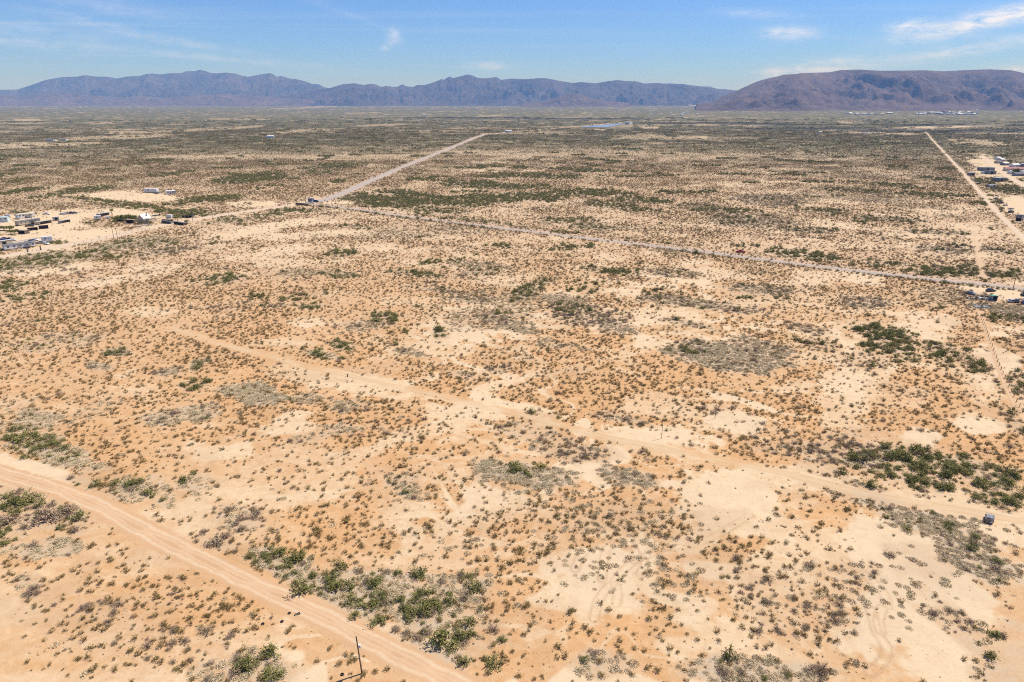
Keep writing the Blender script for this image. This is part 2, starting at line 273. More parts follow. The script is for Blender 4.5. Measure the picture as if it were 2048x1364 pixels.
def fields(x, y):
    """bare, green, grey, purple thicket strengths and creosote density factor at ground points."""
    u, v, dep = project(x, y)
    d = np.hypot(x, y)
    # wobble the outlines so that no edge is an ellipse
    wob = (fbm(x / 7.0, y / 7.0, 5, 4, 0.6) - 0.5) * 1.7 + (fbm(x / 32.0, y / 32.0, 6, 3) - 0.5) * 1.6
    wob = np.where(d > 2500, (fbm(x / 260.0, y / 700.0, 7, 3) - 0.5) * 0.9, wob * np.where(v < 520, 0.5, 1.0))
    thick = np.zeros(x.shape); bare = np.zeros(x.shape); g = np.zeros(x.shape); gy = np.zeros(x.shape); pu = np.zeros(x.shape)
    for b in BARE:
        m = (np.abs(u - b[0]) < b[2] * 2.2 + b[3] * 2) & (np.abs(v - b[1]) < b[3] * 2.2 + b[2] * abs(math.sin(R_(b[4]))) * 1.8)
        if not m.any(): continue
        w = sstep(1.18, 0.80, blob_dist(u[m], v[m], b) + wob[m]) * b[5]
        bare[m] = np.maximum(bare[m], w)
    for b in THICK:
        m = (np.abs(u - b[0]) < b[2] * 2.2 + b[3] * 2) & (np.abs(v - b[1]) < b[3] * 2.2 + b[2] * abs(math.sin(R_(b[4]))) * 1.8)
        if not m.any(): continue
        w = sstep(1.35, 0.55, blob_dist(u[m], v[m], b) + wob[m] * 0.9)
        g[m] = np.maximum(g[m], w * b[5]); gy[m] = np.maximum(gy[m], w * b[6]); pu[m] = np.maximum(pu[m], w * b[7])
    # unsurveyed small patches
    n1 = fbm(x / 38.0 + 3, y / 30.0, 11, 4); n2 = fbm(x / 70.0, y / 60.0 + 9, 12, 4); n3 = fbm(x / 24.0, y / 24.0, 13, 4)
    mid = sstep(150, 500, d)
    far = sstep(500, 1300, d)
    g = np.maximum(g, sstep(0.66 - 0.06 * far, 0.80 - 0.06 * far, n1) * (0.10 + 0.75 * mid))
    gy = np.maximum(gy, sstep(0.63, 0.78, n2) * 0.5 * (0.5 + 0.5 * mid))
    pu = np.maximum(pu, sstep(0.68, 0.82, n3) * 0.45 * (1 - 0.5 * far))
    bare = np.maximum(bare, sstep(0.58, 0.72, fbm(x / 48.0, y / 34.0, 21, 5, 0.6)) * (0.6 - 0.1 * far) * (1 - np.clip(g + gy, 0, 1)))
    for b in DENSE:
        m = (np.abs(u - b[0]) < b[2] * 1.8) & (np.abs(v - b[1]) < b[3] * 2.2)
        if not m.any(): continue
        w = sstep(1.5, 0.4, blob_dist(u[m], v[m], b) + wob[m] * 0.5) * b[5]
        thick[m] = np.maximum(thick[m], w)
    bare = bare * (1 - 0.6 * thick)
    # shallow wash channels winding between the shrubs
    cw = (fbm(x / 40.0, y / 40.0, 61, 3) - 0.5) * 1.6
    ch = np.abs(fbm(x / 60.0 + cw, y / 45.0 - cw, 62, 4, 0.6) - 0.5)
    ch2 = np.abs(fbm(x / 26.0 + cw, y / 20.0, 63, 4, 0.6) - 0.5)
    wet = sstep(0.42, 0.58, fbm(x / 70.0, y / 70.0, 64, 3))
    wash = np.maximum(sstep(0.040, 0.020, ch), sstep(0.022, 0.010, ch2) * 0.8) * wet
    wash = np.maximum(wash, sstep(0.60, 0.66, fbm(x / 18.0 + cw, y / 13.0, 65, 5, 0.62)) * wet * 0.9)
    bare = np.maximum(bare, wash * 0.78 * sstep(900, 300, d) * (1 - 0.55 * thick))
    # far plain: long bands of thinner and thicker scrub
    bands = fbm(x / 420.0, y / 230.0, 31, 5)
    bare = np.maximum(bare, sstep(0.56, 0.70, bands) * far * 0.62 * sstep(7000, 2500, d))
    for b in LOTS:
        m = (np.abs(u - b[0]) < b[2] * 1.5) & (np.abs(v - b[1]) < b[3] * 2 + b[2] * 0.3)
        if not m.any(): continue
        w = sstep(1.12, 0.92, blob_dist(u[m], v[m], b) + wob[m] * 0.12)
        bare[m] = np.maximum(bare[m], w); g[m] *= 1 - w; gy[m] *= 1 - w; pu[m] *= 1 - w
    th = np.clip(g + gy * 0.8 + pu * 0.7, 0, 1)
    bare = bare * (1 - 0.85 * np.clip(th * 1.4, 0, 1))
    dens = 0.45 + 1.0 * sstep(0.30, 0.66, fbm(x / 26.0, y / 26.0, 41, 4)) * (0.6 + 0.8 * vnoise(x / 7.0, y / 7.0, 43))
    dens = np.maximum(dens, thick * (0.75 + 0.5 * vnoise(x / 5.0, y / 5.0, 44)))
    dens = dens * (1 - 0.97 * np.clip(bare * 1.15, 0, 1)) * (1 - 0.55 * np.clip(th, 0, 1))
    return bare, g, gy, pu, dens, th, u, v, d


def height(x, y, far=None):
    d = np.hypot(x, y)
    if far is None: far = road_fields(x, y)[1]
    amp = np.exp(-d / 900.0)
    h = (fbm(x / 30.0, y / 30.0, 51, 3) - 0.5) * 1.3 + (fbm(x / 8.0, y / 8.0, 52, 3) - 0.5) * 0.5
    return h * amp * sstep(2.5, 10.0, far)


# ------------------------------------------------------------------ materials
MATS = {}


def new_mat(name):
    m = bpy.data.materials.new(name); m.use_nodes = True
    nt = m.node_tree; b = nt.nodes['Principled BSDF']
    b.inputs['Roughness'].default_value = 0.85
    b.inputs['Specular IOR Level'].default_value = 0.15
    MATS[name] = m
    return m, nt, b


def noise_fac(nt, scale, detail=4, rough=0.55, coord='Object', lo=0.3, hi=0.7, dist=0.0, stretch=None):
    t = nd(nt, 'ShaderNodeTexCoord'); n = nd(nt, 'ShaderNodeTexNoise')
    n.inputs['Scale'].default_value = scale; n.inputs['Detail'].default_value = detail; n.inputs['Roughness'].default_value = rough; n.inputs['Distortion'].default_value = dist
    src = t.outputs[coord]
    if stretch:
        mpp = nd(nt, 'ShaderNodeMapping'); mpp.inputs['Scale'].default_value = stretch
        nt.links.new(src, mpp.inputs[0]); src = mpp.outputs[0]
    nt.links.new(src, n.inputs['Vector'])
    r = nd(nt, 'ShaderNodeMapRange'); r.inputs[1].default_value = lo; r.inputs[2].default_value = hi
    nt.links.new(n.outputs[0], r.inputs[0])
    return r.outputs[0]


def plain(name, col, rough=0.7, var=0.12, scale=1.5, metal=0.0, spec=0.3):
    """A painted or weathered surface: base colour with soft grime."""
    if name in MATS: return MATS[name]
    m, nt, b = new_mat(name)
    f = noise_fac(nt, scale, 5, 0.6)
    dark = tuple(c * (1 - var * 1.6) * k for c, k in zip(col, (1.0, 0.97, 0.92)))
    lite = tuple(min(1, c * (1 + var * 0.6)) for c in col)
    nt.links.new(mix_col(nt, f, dark, lite), b.inputs['Base Color'])
    b.inputs['Roughness'].default_value = rough; b.inputs['Metallic'].default_value = metal; b.inputs['Specular IOR Level'].default_value = spec
    return m


# --- soil
ORANGE = (0.525, 0.298, 0.132); PALE = (0.61, 0.455, 0.278); LITTER = (0.435, 0.345, 0.235); VEG = (0.086, 0.093, 0.045); TRACK = (0.43, 0.275, 0.15); FARSOIL = (0.505, 0.352, 0.215)  # VEG: far scrub cover, darkened to include the shade among its bushes


def soil_colour(nt):
    at_ = nd(nt, 'ShaderNodeAttribute', attribute_name='soil'); sp = nd(nt, 'ShaderNodeSeparateColor')
    nt.links.new(at_.outputs['Color'], sp.inputs[0])
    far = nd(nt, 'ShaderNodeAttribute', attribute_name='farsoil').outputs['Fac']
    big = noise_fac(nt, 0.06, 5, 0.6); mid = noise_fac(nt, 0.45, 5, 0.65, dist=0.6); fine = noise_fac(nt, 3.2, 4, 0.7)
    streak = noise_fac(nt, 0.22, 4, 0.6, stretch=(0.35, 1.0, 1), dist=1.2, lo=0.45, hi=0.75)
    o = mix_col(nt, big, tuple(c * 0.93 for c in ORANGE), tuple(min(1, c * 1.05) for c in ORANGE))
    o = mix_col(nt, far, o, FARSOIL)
    pf = math_node(nt, 'ADD', sp.outputs[0], math_node(nt, 'MULTIPLY', math_node(nt, 'SUBTRACT', mid, 0.5), 0.42), clamp=True)
    pf = math_node(nt, 'ADD', pf, math_node(nt, 'MULTIPLY', streak, 0.26), clamp=True)
    c = mix_col(nt, pf, o, PALE)
    tr = math_node(nt, 'MULTIPLY', at_.outputs['Alpha'], math_node(nt, 'ADD', 0.6, math_node(nt, 'MULTIPLY', fine, 0.5)), clamp=True)
    c = mix_col(nt, tr, c, TRACK)
    lf = math_node(nt, 'MULTIPLY', sp.outputs[2], math_node(nt, 'ADD', 0.25, mid), clamp=True)
    c = mix_col(nt, lf, c, LITTER)
    vn = noise_fac(nt, 0.02, 6, 0.75, lo=0.35, hi=0.65, stretch=(1.0, 1.0, 1))
    vf = math_node(nt, 'MULTIPLY', sp.outputs[1], math_node(nt, 'ADD', 0.72, math_node(nt, 'MULTIPLY', vn, 0.4)), clamp=True)
    c = mix_col(nt, vf, c, VEG)
    crust = noise_fac(nt, 1.1, 6, 0.75, dist=1.5, lo=0.52, hi=0.78)
    k = math_node(nt, 'ADD', 0.90, math_node(nt, 'ADD', math_node(nt, 'MULTIPLY', fine, 0.17), math_node(nt, 'MULTIPLY', mid, 0.09)))
    k = math_node(nt, 'SUBTRACT', k, math_node(nt, 'MULTIPLY', crust, 0.17))
    cc = nd(nt, 'ShaderNodeCombineColor')
    for i in range(3): nt.links.new(k, cc.inputs[i])
    return mix_col(nt, 1.0, c, cc.outputs[0], 'MULTIPLY'), mid, fine


m_soil, nt, b = new_mat('desert_soil')
col, f_mid, f_fine = soil_colour(nt)
nt.links.new(col, b.inputs['Base Color']); b.inputs['Roughness'].default_value = 0.95; b.inputs['Specular IOR Level'].default_value = 0.05
bp = nd(nt, 'ShaderNodeBump'); bp.inputs['Strength'].default_value = 0.25; bp.inputs['Distance'].default_value = 0.12
nt.links.new(math_node(nt, 'ADD', f_mid, math_node(nt, 'MULTIPLY', f_fine, 0.35)), bp.inputs['Height']); nt.links.new(bp.outputs[0], b.inputs['Normal'])


def road_mat(name, base, rut, edge_soft, rutted=True, spec=0.05, broken=0.0):
    """Road surface that frays into the sand at its edges; 'across' runs -1..1 over the width."""
    m, nt, b = new_mat(name)
    soil, s_mid, s_fine = soil_colour(nt)
    ac = nd(nt, 'ShaderNodeAttribute', attribute_name='across').outputs['Fac']
    ab = math_node(nt, 'ABSOLUTE', ac)
    big = noise_fac(nt, 0.12, 4, 0.6); mid = noise_fac(nt, 0.7, 5, 0.65, dist=0.8); fine = noise_fac(nt, 4.0, 3, 0.7)
    c = mix_col(nt, big, tuple(x * 0.92 for x in base), tuple(min(1, x * 1.05) for x in base))
    if rutted:
        w = math_node(nt, 'ADD', ab, math_node(nt, 'MULTIPLY', math_node(nt, 'SUBTRACT', big, 0.5), 0.22))
        r = math_node(nt, 'SUBTRACT', w, 0.36); r = math_node(nt, 'MULTIPLY', r, r)
        r = math_node(nt, 'EXPONENT', math_node(nt, 'MULTIPLY', r, -90.0))
        r2 = math_node(nt, 'SUBTRACT', w, 0.12); r2 = math_node(nt, 'MULTIPLY', r2, r2)
        r2 = math_node(nt, 'MULTIPLY', math_node(nt, 'EXPONENT', math_node(nt, 'MULTIPLY', r2, -160.0)), 0.6)
        r = math_node(nt, 'MULTIPLY', math_node(nt, 'ADD', r, r2), math_node(nt, 'ADD', 0.48, math_node(nt, 'MULTIPLY', mid, 0.6)), clamp=True)
        c = mix_col(nt, r, c, rut)
    else:
        c = mix_col(nt, math_node(nt, 'MULTIPLY', mid, 0.35), c, rut)
    k = math_node(nt, 'ADD', 0.9, math_node(nt, 'MULTIPLY', fine, 0.15)); cc = nd(nt, 'ShaderNodeCombineColor')
    for i in range(3): nt.links.new(k, cc.inputs[i])
    c = mix_col(nt, 1.0, c, cc.outputs[0], 'MULTIPLY')
    e = math_node(nt, 'ADD', ab, math_node(nt, 'MULTIPLY', math_node(nt, 'SUBTRACT', mid, 0.5), 0.30))
    e = math_node(nt, 'ADD', e, math_node(nt, 'MULTIPLY', math_node(nt, 'SUBTRACT', fine, 0.5), 0.12))
    al = nd(nt, 'ShaderNodeMapRange', interpolation_type='SMOOTHSTEP'); al.inputs[1].default_value = 0.92 - edge_soft; al.inputs[2].default_value = 0.86; al.inputs[3].default_value = 1.0; al.inputs[4].default_value = 0.0
    nt.links.new(e, al.inputs[0])
    fac = al.outputs[0]
    if broken:
        gap = noise_fac(nt, 0.055, 4, 0.6, lo=0.38, hi=0.62)
        fac = math_node(nt, 'MULTIPLY', fac, math_node(nt, 'ADD', 1 - broken, math_node(nt, 'MULTIPLY', gap, broken)))
    nt.links.new(mix_col(nt, fac, soil, c), b.inputs['Base Color'])
    b.inputs['Roughness'].default_value = 0.94; b.inputs['Specular IOR Level'].default_value = spec
    return m


road_mat('dirt_road', (0.545, 0.335, 0.175), (0.635, 0.465, 0.29), 0.40)
road_mat('sandy_track', (0.61, 0.45, 0.27), (0.50, 0.315, 0.155), 0.75, broken=0.75)
road_mat('gravel_road', (0.59, 0.445, 0.30), (0.62, 0.475, 0.325), 0.45)
road_mat('asphalt_worn', (0.40, 0.335, 0.27), (0.44, 0.36, 0.285), 0.12, rutted=False)
road_mat('highway_asphalt', (0.42, 0.35, 0.285), (0.46, 0.375, 0.30), 0.2, rutted=False)
road_mat('shoulder', (0.54, 0.385, 0.265), (0.50, 0.34, 0.22), 0.6)
road_mat('tyre_mark', (0.50, 0.345, 0.20), (0.46, 0.30, 0.17), 0.9, rutted=False)


# ------------------------------------------------------------------ mesh helpers
def mesh_from(name, verts, faces, mats=(), smooth=False, fmat=None):
    me = bpy.data.meshes.new(name)
    verts = np.asarray(verts, dtype=np.float32); 
    if isinstance(faces, np.ndarray):
        nf, k = faces.shape
        me.vertices.add(len(verts)); me.vertices.foreach_set('co', verts.ravel())
        me.loops.add(nf * k); me.loops.foreach_set('vertex_index', faces.astype(np.int32).ravel())
        me.polygons.add(nf); me.polygons.foreach_set('loop_start', np.arange(0, nf * k, k, dtype=np.int32))
        me.update(calc_edges=True)
    else:
        me.from_pydata([tuple(v) for v in verts], [], faces)
    for m in mats: me.materials.append(m)
    if fmat is not None: me.polygons.foreach_set('material_index', np.asarray(fmat, dtype=np.int32))
    if smooth: me.polygons.foreach_set('use_smooth', np.ones(len(me.polygons), dtype=bool))
    me.update()
    return me


def link(name, me, parent=None, loc=None, rz=0.0):
    o = bpy.data.objects.new(name, me); COL.objects.link(o)
    if parent is not None: o.parent = parent
    if loc is not None: o.location = loc
    if rz: o.rotation_euler = (0, 0, rz)
    return o


def tag(o, label=None, cat=None, group=None, kind=None):
    if label: o['label'] = label
    if cat: o['category'] = cat
    if group: o['group'] = group
    if kind: o['kind'] = kind
    return o


class MB:
    """Collects boxes, prisms and tubes; build() links them as one mesh object."""
    def __init__(self): self.v = []; self.f = []; self.m = []

    def add(self, vs, fs, mi=0):
        o = len(self.v); self.v += [tuple(p) for p in vs]; self.f += [tuple(i + o for i in f) for f in fs]; self.m += [mi] * len(fs); return self

    def box(self, x0, x1, y0, y1, z0, z1, mi=0, M=None):
        vs = [Vector((x, y, z)) for z in (z0, z1) for y in (y0, y1) for x in (x0, x1)]
        if M is not None: vs = [M @ p for p in vs]
        return self.add(vs, [(0, 2, 3, 1), (4, 5, 7, 6), (0, 1, 5, 4), (2, 6, 7, 3), (0, 4, 6, 2), (1, 3, 7, 5)], mi)

    def prism(self, prof, y0, y1, mi=0, axis='y'):
        """prof: list of (x, z), extruded along y (or (y, z) along x when axis is x)."""
        n = len(prof)
        mk = (lambda p, t: (p[0], t, p[1])) if axis == 'y' else (lambda p, t: (t, p[0], p[1]))
        vs = [mk(p, y0) for p in prof] + [mk(p, y1) for p in prof]
        fs = [(i, (i + 1) % n, n + (i + 1) % n, n + i) for i in range(n)] + [tuple(range(n))[::-1], tuple(range(n, 2 * n))]
        return self.add(vs, fs, mi)

    def tube(self, a, b, r0, r1=None, n=8, mi=0, cap=True):
        a, b = Vector(a), Vector(b); r1 = r0 if r1 is None else r1
        d = (b - a).normalized(); s = d.orthogonal().normalized(); t = d.cross(s)
        vs = [a + (s * math.cos(2 * math.pi * i / n) + t * math.sin(2 * math.pi * i / n)) * r0 for i in range(n)]
        vs += [b + (s * math.cos(2 * math.pi * i / n) + t * math.sin(2 * math.pi * i / n)) * r1 for i in range(n)]
        fs = [(i, (i + 1) % n, n + (i + 1) % n, n + i) for i in range(n)]
        if cap: fs += [tuple(range(n))[::-1], tuple(range(n, 2 * n))]
        return self.add(vs, fs, mi)

    def torus(self, c, R, r, axis='z', n=18, k=8, mi=0, squash=1.0):
        vs = []; fs = []
        for i in range(n):
            A = 2 * math.pi * i / n
            for j in range(k):
                B = 2 * math.pi * j / k
                rad = R + r * math.cos(B); h = r * squash * math.sin(B)
                p = (rad * math.cos(A), rad * math.sin(A), h)
                if axis == 'y': p = (p[0], p[2], p[1])
                vs.append((c[0] + p[0], c[1] + p[1], c[2] + p[2]))
        for i in range(n):
            for j in range(k):
                fs.append((i * k + j, ((i + 1) % n) * k + j, ((i + 1) % n) * k + (j + 1) % k, i * k + (j + 1) % k))
        return self.add(vs, fs, mi)

    def build(self, name, mats, parent=None, loc=None, rz=0.0, smooth=False):
        if not isinstance(mats, (list, tuple)): mats = [mats]
        me = mesh_from(name, self.v, self.f, mats, smooth, self.m)
        return link(name, me, parent, loc, rz)


def empty(name, loc, rz=0.0):
    o = bpy.data.objects.new(name, None); COL.objects.link(o); o.location = loc; o.rotation_euler = (0, 0, rz); o.empty_display_size = 0.3
    return o


def ground_z(p):
    return float(height(np.array([p[0]]), np.array([p[1]]))[0])


# ------------------------------------------------------------------ ground: one sheet, finer where it is near
rows = [0.0, 12.0, 25.0, 38.0, 48.0]
py = 1440.0
while py > 214:
    p = at(1024, py); rows.append(p.y)
    py -= 2.4 if py > 300 else (1.2 if py > 235 else 0.7)
while rows[-1] < 31000: rows.append(rows[-1] * 1.1)
rows = np.array(rows)
fine = np.linspace(R_(-43), R_(43), 860)
coarse = np.linspace(R_(43), R_(317), 50)[1:-1]
angs = np.concatenate([fine, coarse])
nr, na = len(rows), len(angs)
AA, RR = np.meshgrid(angs, rows)
# rows are surveyed as forward distance, so they bend with the view fan near the middle only
cosA = np.where(np.abs(AA) <= R_(43), np.cos(AA), 0.73)
RD = RR / cosA
GX = (RD * np.sin(AA)).ravel(); GY = (RD * np.cos(AA)).ravel()
bare, g, gy_, pu, dens, th, gu, gv, gd = fields(GX, GY)
r_clear, r_far = road_fields(GX, GY)
behind = GY < 20
for arr in (bare, g, gy_, pu): arr[behind] *= 0
GZ = height(GX, GY, r_far)
# the plain tilts up a little towards the foot of the ranges
def soil_attr(F, clear):
    bare, g, gy_, pu, dens, th, u, v, gd = F
    soil = np.zeros((len(gd), 4), dtype=np.float32)
    soil[:, 0] = np.clip(bare * 0.92 + 0.03 + 0.30 * (1 - np.clip(dens, 0, 1)) * sstep(900, 200, gd), 0, 1)
    far_w = sstep(600, 1800, gd)
    veg_far = far_w * (0.97 - 0.80 * np.clip(bare, 0, 1)) + sstep(300, 1000, gd) * (1 - far_w) * 0.18 * (1 - np.clip(bare, 0, 1)) * np.clip(dens, 0, 1)
    soil[:, 1] = np.clip(veg_far * (0.4 + 0.6 * clear), 0, 0.95)
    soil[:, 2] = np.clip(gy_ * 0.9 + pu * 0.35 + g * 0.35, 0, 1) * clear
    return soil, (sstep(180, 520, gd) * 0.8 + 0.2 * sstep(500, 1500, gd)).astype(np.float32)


soil, farsoil = soil_attr((bare, g, gy_, pu, dens, th, gu, gv, gd), r_clear)
# wheel marks curling over the open sand
MARKS = [[(1330, 1095), (1290, 1112), (1258, 1130), (1240, 1150), (1228, 1166), (1212, 1180), (1196, 1206), (1188, 1240)], [(1268, 1122), (1272, 1105), (1262, 1090), (1243, 1084), (1222, 1088), (1212, 1100), (1207, 1125), (1204, 1160)],
         [(1500, 1030), (1460, 1055), (1420, 1075), (1375, 1090), (1330, 1095)], [(1150, 1140), (1160, 1115), (1172, 1100)], [(1286, 1117), (1290, 1130), (1280, 1148)], [(1230, 1170), (1235, 1190), (1232, 1210)],
         [(1690, 1120), (1730, 1150), (1765, 1180), (1775, 1210)], [(1740, 1215), (1748, 1240), (1755, 1265), (1772, 1290), (1770, 1315), (1740, 1345)], [(1765, 1215), (1757, 1240), (1762, 1262)],
         [(1490, 890), (1540, 900), (1600, 925), (1660, 960)], [(1180, 860), (1260, 880), (1350, 896)], [(0, 935), (60, 955), (110, 977)], [(0, 968), (60, 965), (110, 977)], [(640, 940), (650, 925), (690, 905), (760, 888)]]
for i in range(1):
    ring = [(695 + 20 * math.cos(t) * 1.0, 752 + 9 * math.sin(t)) for t in np.linspace(0, 2 * math.pi, 20)]
    MARKS.append(ring)
mk = np.zeros(len(GX))
near_sel = gd < 420
for line in MARKS:
    pts = [(p.x, p.y) for p in smooth_line([at(*q) for q in line], 2.5)]
    dd = seg_dist(GX[near_sel], GY[near_sel], pts)
    w = np.exp(-((dd - 0.8) / 0.27) ** 2) * 0.75 * (0.6 + 0.7 * vnoise(GX[near_sel] / 5, GY[near_sel] / 5, 91))
    mk[near_sel] = np.maximum(mk[near_sel], w)
sel = gd < 700
wash = sstep(0.62, 0.72, fbm(GX / 20.0, GY / 14.0, 95, 4)) * 0.35 * sstep(700, 300, gd)
soil[:, 3] = np.clip(np.maximum(mk, wash), 0, 1)
idx = np.arange(nr * na).reshape(nr, na)
a_ = idx[:-1]; b_ = idx[1:]
f1 = np.stack([a_, np.roll(a_, -1, 1), np.roll(b_, -1, 1), b_], -1).reshape(-1, 4)
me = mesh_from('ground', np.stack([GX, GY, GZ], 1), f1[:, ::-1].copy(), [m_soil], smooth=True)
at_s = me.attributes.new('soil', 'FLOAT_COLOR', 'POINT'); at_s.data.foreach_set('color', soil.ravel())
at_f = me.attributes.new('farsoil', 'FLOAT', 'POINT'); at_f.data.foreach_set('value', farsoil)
ground = link('ground', me); tag(ground, 'flat orange and pale desert sand reaching to the mountains', 'ground', kind='structure')


def shape2(a): return np.asarray(a).reshape(nr, na)


LOOK = {k: shape2(v) for k, v in dict(bare=bare, g=g, gy=gy_, pu=pu, dens=dens, clear=r_clear, far=r_far, z=GZ).items()}


def look_up(x, y):
    """Ground fields at scattered points, read from the sheet (bilinear)."""
    a = np.arctan2(x, y); ci = (a - fine[0]) / (fine[1] - fine[0]); ci = np.clip(ci, 0, len(fine) - 1.001)
    ri = np.clip(np.searchsorted(rows, y) - 1, 0, nr - 2); rt = np.clip((y - rows[ri]) / (rows[ri + 1] - rows[ri]), 0, 1)
    c0 = ci.astype(int); ct = ci - c0
    return {k: (A[ri, c0] * (1 - ct) + A[ri, c0 + 1] * ct) * (1 - rt) + (A[ri + 1, c0] * (1 - ct) + A[ri + 1, c0 + 1] * ct) * rt for k, A in LOOK.items()}


# ------------------------------------------------------------------ roads
def strip(name, key_or_pts, width, mat, z, label, step=4.0, ragged=0.12, offset=0.0, cat='road'):
    pts = poly_world(key_or_pts) if isinstance(key_or_pts, str) else [at(*p) for p in key_or_pts]
    line = smooth_line(pts, step)
    N = len(line); ts = np.linspace(-1, 1, 9); vs = np.zeros((N, 9, 3)); ac = np.zeros((N, 9))
    for i, p in enumerate(line):
        q = (line[min(i + 1, N - 1)] - line[max(i - 1, 0)]); q.z = 0; q.normalize(); nrm = Vector((-q.y, q.x, 0))
        wl = width * 0.5 * (1 + ragged * 2 * (float(vnoise(np.array([i * step / 9.0]), np.array([width]), 5)[0]) - 0.5))
        for j, t in enumerate(ts):
            c = p + nrm * (offset + t * wl)
            vs[i, j] = (c.x, c.y, z - (z + 0.05) * t ** 4)
            ac[i, j] = t
    ii = np.arange(N * 9).reshape(N, 9)
    fs = np.stack([ii[:-1, :-1], ii[:-1, 1:], ii[1:, 1:], ii[1:, :-1]], -1).reshape(-1, 4)
    me = mesh_from(name, vs.reshape(-1, 3), fs[:, ::-1].copy(), [MATS[mat]], smooth=True)
    A = me.attributes.new('across', 'FLOAT', 'POINT'); A.data.foreach_set('value', ac.ravel().astype(np.float32))
    sx, sy = vs[..., 0].ravel(), vs[..., 1].ravel()
    so, fa = soil_attr(fields(sx, sy), np.ones(len(sx)))
    B1 = me.attributes.new('soil', 'FLOAT_COLOR', 'POINT'); B1.data.foreach_set('color', so.ravel())
    B2 = me.attributes.new('farsoil', 'FLOAT', 'POINT'); B2.data.foreach_set('value', fa)
    o = link(name, me); tag(o, label, cat, kind='structure')
    return o


random.seed(4)
strip('dirt_road', 'near', 8.0, 'dirt_road', 0.055, 'wide graded dirt road past the utility pole')
strip('sandy_track', 'track', 6.0, 'sandy_track', 0.055, 'faint sandy track crossing the middle of the scrub', ragged=0.25)
strip('road_shoulder', 'paved', 17.0, 'shoulder', 0.05, 'bare dirt shoulder along the paved road', step=12, offset=4.0)
strip('paved_road', 'paved', 6.6, 'asphalt_worn', 0.09, 'grey paved road crossing behind the open scrub', step=12, ragged=0.03)
strip('highway_shoulder', 'highway', 30.0, 'shoulder', 0.05, 'pale dirt shoulder of the straight highway', step=30, ragged=0.05)
strip('highway', 'highway', 14.0, 'highway_asphalt', 0.09, 'straight grey highway running away to the plain', step=30, ragged=0.02)
strip('highway_distant', 'highway_far', 16.0, 'gravel_road', 0.09, 'thin pale far end of the highway past the solar field', step=60, ragged=0.1)
strip('frontage_road', 'frontage', 14.0, 'gravel_road', 0.06, 'pale dirt frontage road beside the trailer lots', step=12)
strip('east_dirt_road', 'east', 5.6, 'gravel_road', 0.06, 'straight dirt road running to the far settlement', step=15)
strip('lane', 'lane', 3.4, 'sandy_track', 0.055, 'short sandy lane joining the paved road', ragged=0.3, step=8)
strip('fence_track', 'fence_track', 2.8, 'dirt_road', 0.055, 'narrow dirt track along the post fence', ragged=0.2)
strip('settlement_road', 'settlement', 13.0, 'gravel_road', 0.06, 'pale dirt street through the far settlement', step=20, ragged=0.2)
strip('yard_track', 'yard_track', 5.0, 'sandy_track', 0.055, 'sandy track behind the trailer lots', ragged=0.3, step=10)
strip('driveway', [(-20, 490), (20, 485.5), (60, 479), (88, 474.5)], 5.5, 'asphalt_worn', 0.16, 'pale grey driveway behind the white trailer home', step=5, ragged=0.05, cat='driveway')
strip('concrete_pad', [(272, 453.5), (285, 451), (300, 448.5)], 7.0, 'asphalt_worn', 0.16, 'pale concrete pad in front of the gabled house', step=5, ragged=0.05, cat='pad')


# ------------------------------------------------------------------ mountains
def rock_mat(name, lit, dark, brush, scale):
    m, nt, b = new_mat(name)
    n1 = noise_fac(nt, scale, 8, 0.62, lo=0.35, hi=0.65); n2 = noise_fac(nt, scale * 6, 6, 0.65, lo=0.4, hi=0.62); n3 = noise_fac(nt, scale * 2.2, 6, 0.6, stretch=(1, 1, 5), lo=0.45, hi=0.7)
    c = mix_col(nt, n1, dark, lit); c = mix_col(nt, math_node(nt, 'MULTIPLY', n2, 0.55), c, brush); c = mix_col(nt, math_node(nt, 'MULTIPLY', n3, 0.35), c, lit)  # random patches of paler and darker rock, with brush flecks and bands
    nt.links.new(c, b.inputs['Base Color']); b.inputs['Roughness'].default_value = 0.95; b.inputs['Specular IOR Level'].default_value = 0.03
    return m


rock_far = rock_mat('rock_far', (0.120, 0.090, 0.084), (0.038, 0.031, 0.032), (0.022, 0.022, 0.02), 0.0011)
rock_near = rock_mat('rock_near', (0.165, 0.116, 0.100), (0.090, 0.064, 0.057), (0.052, 0.044, 0.038), 0.0016)


